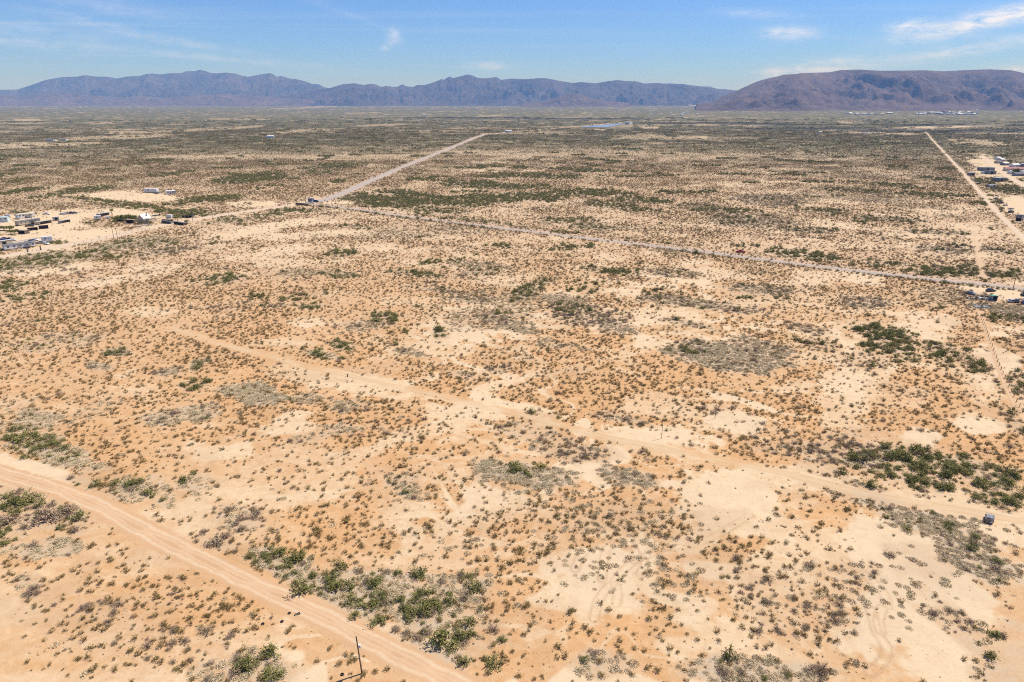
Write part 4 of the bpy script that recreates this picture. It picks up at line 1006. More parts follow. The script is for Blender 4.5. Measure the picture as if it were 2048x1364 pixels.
pm, nt, b = new_mat('solar_cell'); f = noise_fac(nt, 0.3, 3); nt.links.new(mix_col(nt, f, (0.26, 0.31, 0.41), (0.31, 0.36, 0.46)), b.inputs['Base Color']); b.inputs['Roughness'].default_value = 0.22; b.inputs['Specular IOR Level'].default_value = 0.7
m_solar = pm


def frame_of(p0, p1):
    A, B = at(*p0), at(*p1); d = B - A
    return A, d.length, math.atan2(d.y, d.x)


def base_at(name, p, rz=0.0):
    z = ground_z(p)
    return empty(name, (p.x, p.y, z), rz)


def wall_panel(mb, x0, x1, z0, z1, y, mi=0, t=0.04):
    mb.box(x0, x1, y - t, y + 0.02, z0, z1, mi)


def mobile_home(name, p0, p1, depth, h, wall, roof, label, cat='trailer home', windows=4, door=0.45, gable=0.35, skirt=None, group=None, awning=None):
    """Long single-storey home; its front foot runs from photo point p0 to p1, depth goes away from the viewer."""
    A, L, rz = frame_of(p0, p1); r = base_at(name, A, rz); tag(r, label, cat, group)
    z0 = 0.55 if skirt else 0.0
    w = MB().box(0, L, 0, depth, z0 - (0.0 if skirt else 0.3), h)
    w.prism([(0, h), (depth, h), (depth / 2, h + gable)], 0.03, L - 0.03, axis='x'); w.build('wall', wall, r)
    ov = 0.25; rf = MB(); s = gable / (depth / 2)
    for sg in (0, 1):
        ya, yb = (-ov, depth / 2) if sg == 0 else (depth / 2, depth + ov)
        za, zb = (h - ov * s, h + gable) if sg == 0 else (h + gable, h - ov * s)
        rf.add([(-ov, ya, za + 0.03), (L + ov, ya, za + 0.03), (L + ov, yb, zb + 0.03), (-ov, yb, zb + 0.03), (-ov, ya, za + 0.13), (L + ov, ya, za + 0.13), (L + ov, yb, zb + 0.13), (-ov, yb, zb + 0.13)],
               [(3, 2, 1, 0), (4, 5, 6, 7), (0, 1, 5, 4), (1, 2, 6, 5), (2, 3, 7, 6), (3, 0, 4, 7)])
    ro = rf.build('roof', roof, r); MB().box(L * 0.7, L * 0.7 + 0.4, depth * 0.6, depth * 0.6 + 0.4, h, h + gable + 0.45).build('vent', m_steel, ro)
    if skirt: MB().box(0.08, L - 0.08, 0.08, depth - 0.08, -0.4, z0).build('skirting', skirt, r)
    for i in range(windows):
        cx = L * (i + 0.5) / windows + 0.35
        if abs(cx - L * door) < 1.1: cx += 1.3
        if cx > L - 0.9: continue
        zb = h - 1.55
        fr = MB().box(cx - 0.62, cx + 0.62, -0.05, 0.02, zb, zb + 1.02).build('window', m_white, r)
        MB().box(cx - 0.54, cx + 0.54, -0.065, -0.03, zb + 0.08, zb + 0.94).build('pane', m_glass, fr)
    dr = MB().box(L * door - 0.48, L * door + 0.48, -0.06, 0.02, z0, z0 + 2.0).build('door', m_tan, r)
    MB().box(L * door + 0.3, L * door + 0.38, -0.12, -0.06, z0 + 0.95, z0 + 1.05).build('handle', m_chrome, dr)
    if skirt: MB().box(L * door - 0.7, L * door + 0.7, -1.1, -0.05, -0.3, z0 * 0.6).build('step', m_concrete, r)
    if awning:
        a0, a1, dz = awning
        aw = MB().box(L * a0, L * a1, -2.3, 0.0, h - 0.35, h - 0.25); aw.build('porch_roof', roof, r)
        for xx in (L * a0 + 0.1, L * a1 - 0.1): MB().tube((xx, -2.2, -0.3), (xx, -2.2, h - 0.35), 0.06).build('porch_post', m_wood, r)
    return r


def shed(name, p0, p1, depth, h, wall, roof, label, cat='shed', open_front=False, drop=0.35, door=True, group=None):
    """Lean-to shed: roof falls towards the back; open_front leaves posts and a dark bay."""
    A, L, rz = frame_of(p0, p1); r = base_at(name, A, rz); tag(r, label, cat, group)
    t = 0.09
    if open_front:
        MB().box(0, L, depth - t, depth, -0.4, h - drop).build('back_wall', wall, r)
        for xx in (0, L - t): MB().prism([(0, -0.4), (depth - t, -0.4), (depth - t, h - drop), (0, h - 0.02)], xx, xx + t, axis='x').build('side_wall', wall, r)
        n = max(2, int(L / 3.5) + 1)
        for i in range(n):
            xx = 0.12 + (L - 0.24) * i / (n - 1); MB().box(xx - 0.06, xx + 0.06, 0.02, 0.14, -0.4, h - 0.02).build('post', m_wood, r)
    else:
        MB().prism([(0, -0.4), (depth, -0.4), (depth, h - drop), (0, h)], 0, L, axis='x').build('wall', wall, r)
        if door:
            d = MB().box(L * 0.35, L * 0.35 + min(2.4, L * 0.4), -0.05, 0.02, 0, h * 0.78).build('door', m_dark if wall is not m_brown else m_tan, r)
            MB().box(L * 0.35 + 0.1, L * 0.35 + 0.2, -0.1, -0.05, 1.0, 1.15).build('handle', m_steel, d)
    o = 0.3; s = drop / depth
    rf = MB().prism([(-o, h + o * s + 0.03), (depth + o, h - drop - o * s + 0.03), (depth + o, h - drop - o * s + 0.13), (-o, h + o * s + 0.13)], -o, L + o, axis='x').build('roof', roof, r)
    n = max(2, int(L / 1.2))
    rb = MB()
    for i in range(n):
        xx = -o + (L + 2 * o) * (i + 0.5) / n
        rb.prism([(-o, h + o * s + 0.13), (depth + o, h - drop - o * s + 0.13), (depth + o, h - drop - o * s + 0.17), (-o, h + o * s + 0.17)], xx - 0.04, xx + 0.04, axis='x')
    rb.build('seam', roof, rf)
    return r


def box_trailer(name, p0, p1, depth, h, wall, label, cat='trailer', wheels=True, floor=0.7):
    A, L, rz = frame_of(p0, p1); r = base_at(name, A, rz); tag(r, label, cat)
    c = 0.25
    MB().prism([(0, floor), (L, floor), (L, h - c), (L - c, h), (c, h), (0, h - c)], 0, depth).build('body', wall, r)
    rb = MB()
    for i in range(int(L / 1.2)): rb.box(0.6 + i * 1.2, 0.68 + i * 1.2, -0.03, 0.0, floor + 0.15, h - 0.35)
    rb.build('rib', wall, r)
    w = MB().box(L * 0.3, L * 0.42, -0.06, -0.03, h * 0.55, h * 0.8).build('window', m_glass, r)
    MB().box(L * 0.7, L * 0.7 + 0.75, -0.07, -0.03, floor + 0.1, h - 0.4).build('door', m_white, r)
    if wheels:
        for k, xx in enumerate((L * 0.42, L * 0.55)):
            for yy in (0.12, depth - 0.12):
                MB().torus((xx, yy, 0.36), 0.24, 0.12, axis='y', n=14, k=6).build('wheel', m_tyre, r)
        MB().tube((L, depth / 2, 0.55), (L + 1.1, depth / 2, 0.45), 0.06).build('tow_bar', m_steel, r)
        MB().box(0.1, L - 0.1, 0.1, depth - 0.1, 0.5, floor).build('chassis', m_steel, r)
    else:
        for xx in (0.15, L - 0.35):
            for yy in (0.1, depth - 0.3): MB().box(xx, xx + 0.2, yy, yy + 0.2, -0.3, floor).build('block', m_concrete, r)
    return r


CAR_COL = {}


def paint(name, col):
    if name not in CAR_COL:
        CAR_COL[name] = plain('car_paint_' + name, col, 0.32, 0.06, 1.0, spec=0.5)
    return CAR_COL[name]


PAINTS = {'white': (0.72, 0.72, 0.71), 'silver': (0.44, 0.46, 0.48), 'red': (0.42, 0.03, 0.025), 'dark': (0.035, 0.037, 0.042), 'blue': (0.06, 0.12, 0.33), 'maroon': (0.16, 0.03, 0.03), 'purple': (0.10, 0.08, 0.18), 'grey': (0.17, 0.185, 0.21), 'tan': (0.40, 0.31, 0.22), 'slate': (0.30, 0.315, 0.36)}


def vehicle(px, py, yaw_deg, col, kind, label, cat=None):
    """Car or pickup standing at the photo point; yaw turns its nose from +X."""
    p = at(px, py); r = base_at({'car': 'parked_car', 'pickup': 'pickup_truck', 'van': 'van'}[kind], p, R_(yaw_deg)); tag(r, label, cat or {'car': 'car', 'pickup': 'pickup', 'van': 'van'}[kind])
    pt = paint(col, PAINTS[col]); W = 0.9 if kind == 'car' else 0.98
    if kind == 'car':
        L0, L1 = -2.2, 2.25
        body = [(L0, .38), (L0 + .1, .82), (L0 + .55, .92), (1.0, .92), (L1 - .15, .78), (L1, .55), (L1 - .02, .3), (L0 + .05, .28)]
        cab = [(-1.75, .9), (-1.15, 1.42), (0.35, 1.45), (1.1, .9)]; axles = (-1.35, 1.4)
    elif kind == 'pickup':
        L0, L1 = -2.75, 2.65
        body = [(L0, .5), (L0, 1.05), (0.9, 1.05), (1.2, 1.08), (L1 - .12, .98), (L1, .62), (L1 - .03, .42), (L0 + .05, .42)]
        cab = [(-0.75, 1.04), (-0.6, 1.72), (0.75, 1.76), (1.35, 1.05)]; axles = (-1.75, 1.65)
    else:
        L0, L1 = -2.5, 2.5
        body = [(L0, .4), (L0, 1.1), (1.6, 1.1), (L1 - .1, .95), (L1, .6), (L1 - .02, .35), (L0 + .05, .32)]
        cab = [(-2.45, 1.08), (-2.3, 1.95), (1.0, 1.98), (1.75, 1.08)]; axles = (-1.6, 1.6)
    MB().prism(body, -W, W).build('body', pt, r)
    if kind == 'pickup': MB().box(L0 + .12, -0.85, -W + .1, W - .1, 0.98, 1.062).build('bed', m_dark, r)
    c = MB().prism(cab, -W + .1, W - .1).build('cabin', pt, r)
    x0, x1 = cab[0][0], cab[-1][0]; zc, zt = cab[0][1], cab[1][1]
    side = [(cab[0][0] + .28, zc + .08), (cab[1][0] + .16, zt - .1), (cab[2][0] - .05, zt - .1), (cab[3][0] - .28, zc + .08)]
    for s in (-1, 1):
        y = s * (W - .1); MB().prism(side, min(y, y + s * .012), max(y, y + s * .012)).build('side_window', m_glass, c)
    for (qa, qb, nm) in ((cab[3], cab[2], 'windscreen'), (cab[0], cab[1], 'rear_window')):
        a, b_ = Vector((qa[0], 0, qa[1])), Vector((qb[0], 0, qb[1])); n = Vector((b_.z - a.z, 0, -(b_.x - a.x))).normalized() * 0.012
        if nm == 'rear_window': n = -n
        u0, u1 = a.lerp(b_, .12) + n, a.lerp(b_, .88) + n
        MB().add([(u0.x, -W + .2, u0.z), (u0.x, W - .2, u0.z), (u1.x, W - .25, u1.z), (u1.x, -W + .25, u1.z)], [(0, 1, 2, 3)] if nm == 'windscreen' else [(3, 2, 1, 0)]).build(nm, m_glass, c)
    for ax in axles:
        for s in (-1, 1):
            w = MB().torus((ax, s * (W - .08), .34), .23, .115, axis='y', n=16, k=6).build('wheel', m_tyre, r)
            MB().tube((ax, s * (W - .12), .34), (ax, s * (W - .02), .34), .17, n=10).build('rim', m_rim, w)
    for s in (-1, 1):
        MB().box(L1 - .1, L1 - .005, s * W * .7 - .16, s * W * .7 + .16, .62, .76).build('headlight', m_lamp, r)
        MB().box(L0 - .015, L0 + .05, s * W * .8 - .1, s * W * .8 + .1, .68, .86).build('tail_light', m_tail, r)
    MB().box(L1 - .05, L1 + .06, -W * .92, W * .92, .36, .52).build('bumper', m_chrome, r)
    return r


def tree_at(px, py, h, rad, label, leaf, seed, name='mesquite_tree', cat='tree', group=None):
    p = at(px, py); r = base_at(name, p); tag(r, label, cat, group)
    tr = MB().tube((0, 0, -0.3), (0.1, 0.05, h * 0.42), 0.16 + h * 0.015, 0.10, n=8)
    rs_ = random.Random(seed)
    for k in range(6):
        a = k * 1.05 + rs_.random(); tr.tube((0.1, 0.05, h * (0.28 + 0.03 * k)), (math.cos(a) * rad * .6, math.sin(a) * rad * .6, h * (0.6 + 0.06 * k)), 0.07, 0.02, n=5)
    tr.build('trunk', m_wood, r)
    q = np.random.RandomState(seed); n = 900
    cl = q.normal(size=(16, 3)); cl /= np.linalg.norm(cl, axis=1)[:, None]; cl *= q.uniform(.35, .85, (16, 1)); cl[:, 2] = np.abs(cl[:, 2]) * .9 - .15
    k = q.randint(0, 16, n); P = cl[k] + q.normal(size=(n, 3)) * .2
    P = P * np.array([rad, rad, h * 0.42]) + np.array([0, 0, h * 0.56])
    V, F = leaf_quads(q, P, 0.42 * rad / 2.2)
    me = mesh_from('crown', V, F, [leaf]); link('crown', me, r)
    return r


def pole_at(px, py, h, label, cross=True, lean=(0.0, 0.0), name='utility_pole', rad=0.16):
    p = at(px, py); r = base_at(name, p); tag(r, label, 'utility pole')
    top = Vector((lean[0], lean[1], h))
    MB().tube((0, 0, -0.5), top, rad, rad * 0.65, n=10).build('pole', m_wood, r)
    if cross:
        MB().box(top.x - 1.2, top.x + 1.2, top.y - .07, top.y + .07, h - .75, h - .6).build('crossarm', m_wood, r)
        for xx in (-1.05, 0.0, 1.05): MB().tube((top.x + xx, top.y, h - .6), (top.x + xx, top.y, h - .42), .05, .07, n=6).build('insulator', m_steel, r)
    return r


def fence_line(pts, label, gap, h=1.25, rails=2, name='post_fence', mat=None):
    mat = mat or m_wood
    P = [at(*q) for q in pts]; r = base_at(name, P[0]); tag(r, label, 'fence')
    o = Vector(r.location); spots = []
    for a, b_ in zip(P[:-1], P[1:]):
        n = max(1, int((b_ - a).length / gap)); spots += [a.lerp(b_, i / n) for i in range(n)]
    spots.append(P[-1])
    post = MB().box(-.07, .07, -.07, .07, -.4, h).v
    pm_ = MB(); pm_.box(-.07, .07, -.07, .07, -.4, h); pme = mesh_from('post', pm_.v, pm_.f, [mat])
    rnd = random.Random(int(h * 100) + len(spots))
    for s in spots:
        q = link('post', pme, r, (s.x - o.x, s.y - o.y, ground_z(s) - o.z)); q.rotation_euler = (rnd.uniform(-.06, .06), rnd.uniform(-.06, .06), rnd.uniform(0, 1)); q.scale = (1, 1, rnd.uniform(.85, 1.1))
    for k in range(rails):
        m = MB(); zz = h * (0.45 + 0.42 * k)
        for a, b_ in zip(spots[:-1], spots[1:]):
            m.tube(Vector((a.x - o.x, a.y - o.y, ground_z(a) - o.z + zz)), Vector((b_.x - o.x, b_.y - o.y, ground_z(b_) - o.z + zz)), .012, n=3, cap=False)
        m.build('wire', m_steel, r)
    return r


def junk_pile(px, py, w, d, h, mats, label, seed, cat='scrap heap', name='scrap_heap'):
    """Tumbled boards, drums and sheets lying over each other."""
    p = at(px, py); r = base_at(name, p); tag(r, label, cat); q = random.Random(seed)
    for i in range(26):
        sx, sy, sz = q.uniform(.2, .75), q.uniform(.15, .5), q.uniform(.06, .4)
        x, y = q.gauss(0, w * .3), q.gauss(0, d * .3); z = max(0.05, h * math.exp(-(x / (w * .5)) ** 2 - (y / (d * .5)) ** 2) * q.uniform(.1, 1))
        M = Matrix.Translation((x, y, z)) @ Euler((q.uniform(-.5, .5), q.uniform(-.5, .5), q.uniform(0, 3))).to_matrix().to_4x4()
        MB().box(-sx, sx, -sy, sy, -sz / 2, sz / 2, M=M).build('scrap_piece', mats[i % len(mats)], r)
    return r


# ------------------------------------------------------------------ foreground: pole, tyres, pickup
p = at(724.5, 1347); r = base_at('utility_pole', p); tag(r, 'bare wooden utility pole with a white meter box beside the dirt road', 'utility pole')
MB().tube((0, 0, -0.6), (-0.42, 0.0, 7.3), 0.13, 0.09, n=12).build('pole', m_wood, r)
bx_ = MB().box(-0.20, 0.16, -0.15, 0.15, 5.15, 5.7).build('meter_box', m_white, r); MB().box(-0.14, 0.10, -0.165, -0.15, 5.3, 5.55).build('cover_plate', m_steel, bx_)
MB().box(-0.30, -0.20, -0.05, 0.05, 5.35, 5.45).build('bracket', m_steel, r)
MB().tube((0.06, -0.14, 0.0), (-0.26, -0.12, 5.2), 0.022, n=6).build('conduit', m_steel, r)
MB().tube((-0.42, 0, 7.3), (-0.42, 0, 7.42), 0.06, 0.04, n=8).build('cap', m_steel, r)

TYRES = [(578.7, 1227, 'old black tyre lying beside the small bush by the dirt road', 0), (592, 1230, 'worn pale-rimmed tyre half leaning in the tyre dump', .5), (597.5, 1228, 'black tyre at the far end of the tyre dump', .25), (564, 1243.5, 'lone black tyre lying short of the tyre dump', 0), (684.5, 1349.5, 'black tyre lying on the sand near the pole shadow', 0), (525.5, 1248.5, 'black tyre half hidden by a bush short of the dump', .3)]
for (px, py, lab, tilt) in TYRES:
    p = at(px, py); r = base_at('tyre', p); tag(r, lab, 'tyre', 'tyres dumped by the dirt road')
    t = MB().torus((0, 0, 0.09), 0.215, 0.08, n=22, k=8, squash=1.15).build('tread', m_tyre, r, smooth=True)
    MB().torus((0, 0, 0.17), 0.16, 0.022, n=18, k=6).build('bead', m_steel if tilt == .5 else m_tyre, r)
    r.rotation_euler = (tilt, tilt * .4, 0.3)

# grey pickup with a camper shell, tail towards the viewer
p = at(1977.5, 1041); r = base_at('utility_vehicle', p, R_(60)); tag(r, 'small boxy grey blue vehicle parked on the sandy track', 'vehicle'); r.scale = (.46, .72, .76)
pt = paint('slate', PAINTS['slate']); W = 1.0
MB().prism([(-2.75, .55), (-2.75, 1.12), (1.0, 1.12), (1.35, 1.14), (2.6, 1.02), (2.72, .7), (2.7, .46), (-2.7, .46)], -W, W).build('body', pt, r)
sh = MB().prism([(-2.72, 1.12), (-2.62, 1.86), (-0.75, 1.9), (-0.72, 1.12)], -W + .04, W - .04).build('camper_shell', pt, r)
MB().box(-2.735, -2.66, -.02, .66, 1.30, 1.64).build('rear_window', m_glass, sh)
MB().box(-2.1, -1.2, -W + .015, -W + .05, 1.35, 1.7).build('side_window', m_glass, sh); MB().box(-2.1, -1.2, W - .05, W - .015, 1.35, 1.7).build('side_window', m_glass, sh)
cb = MB().prism([(-0.68, 1.12), (-0.6, 1.78), (0.65, 1.82), (1.3, 1.13)], -W + .1, W - .1).build('cabin', pt, r)
MB().add([(1.24, -.78, 1.2), (1.24, .78, 1.2), (.73, .72, 1.75), (.73, -.72, 1.75)], [(0, 1, 2, 3)]).build('windscreen', m_glass, cb)
for s in (-1, 1):
    MB().prism([(-.45, 1.2), (-.42, 1.68), (.55, 1.7), (1.0, 1.2)], min(s * (W - .1), s * (W - .085)), max(s * (W - .1), s * (W - .085))).build('side_window', m_glass, cb)
    mi = MB().box(.85, 1.05, s * (W + .08) - .1, s * (W + .08) + .1, 1.16, 1.42).build('mirror', m_chrome, r); MB().box(.9, .96, min(s * (W - .1), s * W), max(s * (W - .1), s * W), 1.2, 1.26).build('arm', m_chrome, mi)
    MB().box(-2.78, -2.7, s * .84 - .11, s * .84 + .11, .72, 1.02).build('tail_light', m_tail, r)
    MB().box(2.55, 2.73, s * .7 - .16, s * .7 + .16, .72, .88).build('headlight', m_lamp, r)
    for ax in (-1.7, 1.7):
        w = MB().torus((ax, s * (W - .1), .38), .25, .135, axis='y', n=18, k=8).build('wheel', m_tyre, r, smooth=True)
        MB().tube((ax, s * (W - .18), .38), (ax, s * (W - .03), .38), .18, n=12).build('rim', m_rim, w)
tg = MB().box(-2.79, -2.752, -.72, .72, .6, 1.08).build('tailgate', pt, r); MB().box(-2.82, -2.79, -.12, .12, .9, .97).build('handle', m_dark, tg)
MB().box(-2.95, -2.76, -W * .98, W * .98, .42, .58).build('bumper', m_chrome, r); MB().box(-2.97, -2.95, -.15, .15, .46, .56).build('number_plate', m_white, r)
rk = MB()
for xx in (-2.5, -1.6, -.8, .5):
    rk.box(xx - .03, xx + .03, -W + .05, W - .05, 2.12, 2.18)
    for s in (-1, 1): rk.box(xx - .03, xx + .03, s * (W - .08) - .03, s * (W - .08) + .03, 1.75, 2.12)
for s in (-1, 1): rk.box(-2.6, 0.9, s * (W - .08) - .03, s * (W - .08) + .03, 2.183, 2.23)
rk.build('roof_rack', m_steel, r)

# red vehicle on the paved road shoulder
vehicle(1481, 505.5, 150, 'red', 'pickup', 'red pickup stopped beside the paved road')
# thin dark rod with a block at one end, lying by the bushes
A = at(205, 1212); B = at(235, 1210); r = base_at('lying_rod', B); tag(r, 'thin dark rod lying on the orange sand', 'post')
MB().tube((0, 0, .12), (A.x - B.x, A.y - B.y, .10), .035, .03, n=7).build('shaft', m_wood, r); MB().box(-.1, .45, -.14, .14, 0, .28).build('block', m_rust, r)
# marker in the ring of wheel marks
p = at(695, 754); r = base_at('marker_post', p); tag(r, 'dark stump standing inside the circle of wheel marks', 'post')
MB().tube((0, 0, -.2), (.05, 0, 1.1), .22, .15, n=9).build('stump', m_brown, r); MB().tube((.05, 0, .7), (.5, .1, 1.2), .07, .04, n=6).build('branch', m_brown, r)

# slender poles over the scrub and along the roads
pole_at(1323, 877, 6.2, 'slender pale pole standing in the middle scrub by the track', cross=False, rad=.07)
pole_at(1430, 836, 4.6, 'short slender pole at the rim of the bright pan', cross=False, rad=.07)
pole_at(1448.6, 510, 5.2, 'wooden pole on the road verge just before the red pickup', cross=False)
pole_at(2026, 578, 8.5, 'tall wooden power pole at the picture end of the paved road')
pole_at(612, 408, 8.5, 'power pole standing in the middle of the road junction')
pole_at(595, 413.5, 8.0, 'power pole on the near side of the road junction', cross=False)
pole_at(576.5, 420, 8.5, 'power pole on the frontage road just short of the junction')
pole_at(227.5, 476, 8.5, 'first of two power poles beside the empty fenced lot')
pole_at(236, 481, 8.5, 'second of two power poles, nearer the frontage road')
pole_at(220.6, 424.5, 5.0, 'pole at the edge of the bare back lot', cross=False)
pole_at(386, 444, 8.0, 'power pole on the frontage road by the tall dark tree')
pole_at(427, 447, 6.0, 'lone pole on the verge past the last yard', cross=False)
pole_at(312, 440, 6.0, 'thin pole behind the gabled house', cross=False, rad=.1)


# ------------------------------------------------------------------ trailer lots beside the frontage road
mobile_home('trailer_home', (10, 501.5), (72, 493.5), 4.3, 3.0, m_white, m_greyroof, 'long white trailer home with grey roof nearest the frontage road', windows=5, skirt=m_tan, awning=(.66, .9, 0))
shed('white_shed', (-6, 492.5), (26, 487.5), 4.0, 2.6, m_beige, m_white_roof, 'low white roofed shed behind the long white trailer home')
box_trailer('storage_container', (84, 485), (106, 483), 3.0, 3.3, m_white, 'white storage container beside the green weeds', cat='container', wheels=False, floor=.3)
mobile_home('trailer_home', (38, 452), (82, 445.5), 4.3, 3.1, m_beige, m_greyroof, 'beige trailer home with dark grey roof in the middle of the lots', windows=5, skirt=m_brown, awning=(.6, .85, 0))
shed('cream_shed', (80, 449.5), (104, 445.5), 6.0, 2.2, m_cream, m_cream, 'low cream roofed shed at the end of the beige trailer home', open_front=True)
mobile_home('trailer_home', (36.5, 438), (71, 434), 4.6, 3.3, m_white, m_cream, 'white trailer home with a cream roof at the back of the lots', windows=5, skirt=m_concrete, awning=(.5, .9, 0))
mobile_home('trailer_home', (-24, 445.5), (16, 444), 4.2, 3.6, m_paleblue, m_paleblue, 'pale blue trailer home cut by the picture edge', windows=4)
shed('dark_shed', (37, 468), (50, 468.5), 4.0, 2.5, m_brown, m_beige, 'beige roofed open shed below the beige trailer home', open_front=True)
shed('dark_shed', (57, 461.5), (76, 459.5), 3.5, 2.0, m_brown, m_tan, 'low tan roofed open shed, middle of the shed row', open_front=True)
shed('dark_shed', (78, 458), (97, 456.5), 3.5, 2.3, m_brown, m_brown, 'dark brown open shed at the end of the shed row', open_front=True)
shed('grey_shed', (106, 442), (119, 441), 4.0, 3.0, m_concrete, m_white_roof, 'grey shed with a white roof beside the parked car row')
shed('low_shelter', (123, 447), (141, 444), 3.5, 2.0, m_steel, m_cream, 'low cream topped shelter at the corner of the empty lot', open_front=True)
vehicle(5, 483, 10, 'blue', 'van', 'bright blue van at the picture edge behind the white trailer home')
vehicle(9, 478.5, 20, 'maroon', 'car', 'dark red car behind the blue van')
vehicle(25, 481, 15, 'white', 'car', 'white car on the grey driveway')
vehicle(18, 479.5, 200, 'dark', 'car', 'black car just behind the white one on the driveway')
vehicle(68, 482, 10, 'white', 'pickup', 'white pickup between the driveway and the long trailer home')
vehicle(59, 485, 200, 'dark', 'car', 'dark car beside the white pickup')
vehicle(82, 487.5, 20, 'silver', 'pickup', 'silver pickup in front of the white storage container')
vehicle(93, 489, -20, 'white', 'car', 'small white car on the bare corner by the container')
vehicle(16, 433, 10, 'white', 'car', 'white car above the pale blue trailer home')
vehicle(35, 438.5, 180, 'silver', 'car', 'silver car at the corner of the cream roofed trailer home')
vehicle(93, 430, 15, 'white', 'pickup', 'white pickup behind the lots, before the parked row')
vehicle(125, 429.5, 15, 'white', 'car', 'white car, first of the parked row')
vehicle(131, 429, 15, 'silver', 'car', 'silver car, second of the parked row')
vehicle(135, 428.6, 15, 'maroon', 'car', 'dark red car, third of the parked row')
vehicle(143, 427.5, 15, 'purple', 'car', 'dark purple car, fourth of the parked row')
vehicle(149, 427, 15, 'dark', 'car', 'black car, last of the parked row')
vehicle(60, 453, 30, 'dark', 'pickup', 'dark pickup in front of the beige trailer home')
vehicle(47, 446, 30, 'grey', 'car', 'grey car between the two back trailer homes')
box_trailer('camper_trailer', (189, 440), (203, 439), 2.8, 3.0, m_white, 'white camper trailer on the far lot')
shed('long_shelter', (200, 433.5), (219, 430.5), 4.0, 2.4, m_beige, m_white_roof, 'long white roofed shelter behind the camper trailer', open_front=True)
box_trailer('utility_trailer', (212, 438), (220, 437.3), 2.2, 1.9, m_white, 'small white trailer beside the camper trailer')
shed('dark_shed', (253, 447), (268, 446.8), 4.0, 2.6, m_brown, m_beige, 'beige roofed dark barn beside the green trees', open_front=True)
shed('stable', (324, 443.5), (339, 444.5), 4.0, 2.0, m_brown, m_tan, 'low dark stable below the tall dark tree', open_front=True)
shed('stable', (348, 448), (367, 451), 3.0, 1.8, m_brown, m_greyroof, 'long low dark stable on the frontage road', open_front=True)
shed('stable', (323, 446.5), (342, 448), 3.0, 1.8, m_concrete, m_steel, 'grey flat roofed stable in front of the dark one', open_front=True)
box_trailer('container', (333, 436), (343, 436.5), 2.6, 2.4, m_white, 'pale container beside the tall dark tree', cat='container', wheels=False, floor=.2)
box_trailer('water_tank_trailer', (375, 434), (382, 434.5), 2.4, 2.2, m_blue, 'blue tank trailer by the last yard')
shed('brown_shed', (362, 435), (370, 435.5), 3.5, 2.2, m_tan, m_brown, 'small brown shed behind the tall dark tree')
box_trailer('long_trailer', (288, 385.5), (314, 386), 3.2, 4.0, m_white, 'long white trailer on the bare pad far behind the lots')
box_trailer('flat_trailer', (306, 387.5), (318, 388), 2.6, 2.0, m_slate, 'low blue grey trailer beside the long white one')
mobile_home('trailer_home', (333, 389), (351, 388), 5.0, 3.2, m_white, m_white_roof, 'white trailer home at the end of the far bare pad', windows=3)
# gabled house with the white metal roof
A, L, rz = frame_of((275, 446.5), (299, 447)); r = base_at('gabled_house', A, rz); tag(r, 'gabled house with a bright white metal roof', 'house')
w = MB().box(0, L, 0, 8, -.4, 3.0); w.prism([(0, 3.0), (L * .62, 3.0), (L * .31, 6.2)], .02, 7.98); w.build('wall', m_beige, r)
rf = MB()
for (xa, za, xb, zb) in ((-.4, 2.6, L * .31, 6.25), (L * .31, 6.25, L * .62 + .4, 2.6)):
    rf.add([(xa, -.5, za + .05), (xb, -.5, zb + .05), (xb, 8.5, zb + .05), (xa, 8.5, za + .05), (xa, -.5, za + .2), (xb, -.5, zb + .2), (xb, 8.5, zb + .2), (xa, 8.5, za + .2)], [(3, 2, 1, 0), (4, 5, 6, 7), (0, 1, 5, 4), (1, 2, 6, 5), (2, 3, 7, 6), (3, 0, 4, 7)])
ro = rf.build('roof', m_white_roof, r); MB().box(L * .45, L * .45 + .7, 5, 5.7, 4.5, 6.9).build('chimney', m_concrete, ro)
MB().prism([(0, 3.0), (8, 3.0), (8, 3.25), (0, 3.6)], L * .62, L + .3, axis='x').build('wing_roof', m_beige, r)
for cx in (L * .16, L * .44, L * .8):
    f_ = MB().box(cx - .6, cx + .6, -.05, .02, 1.1, 2.2).build('window', m_white, r); MB().box(cx - .5, cx + .5, -.07, -.03, 1.2, 2.1).build('pane', m_glass, f_)
d_ = MB().box(L * .31 - .5, L * .31 + .5, -.05, .02, 0, 2.1).build('door', m_brown, r); MB().box(L * .31 + .3, L * .31 + .38, -.1, -.05, 1, 1.1).build('handle', m_chrome, d_)

# trees of the lots
tree_at(236, 443, 4.0, 3.0, 'round green tree at the start of the tree group by the gabled house', m_mesq, 11)
tree_at(247, 442, 5.0, 3.6, 'tallest green tree in the middle of the group by the gabled house', m_mesq, 12)
tree_at(258, 441, 5.0, 3.4, 'green tree in the group next to the beige roofed barn', m_mesq, 13)
tree_at(268, 440, 4.6, 3.2, 'green tree touching the gabled house', m_mesq, 14)
tree_at(282, 448.5, 3.0, 1.8, 'small green tree in front of the gabled house', m_mesq, 15)
tree_at(319, 430.5, 5.5, 4.2, 'lone green shade tree on the bare back lot', m_mesq, 16)
tree_at(355, 444, 7.0, 3.6, 'tall dark green tree over the stables', m_mesq, 17)
tree_at(223, 426, 4.0, 1.8, 'small dark tree at the edge of the bare back lot', m_mesq, 18)
tree_at(381, 435, 4.5, 3.4, 'green tree beside the blue tank trailer', m_mesq, 19)
tree_at(30, 468, 3.6, 3.2, 'green tree beside the beige roofed open shed', m_mesq, 20)
tree_at(8, 461, 3.4, 3.6, 'green tree at the picture edge of the lots', m_mesq, 21)
tree_at(20, 461, 3.4, 3.0, 'green tree next to the one at the picture edge of the lots', m_mesq, 24)
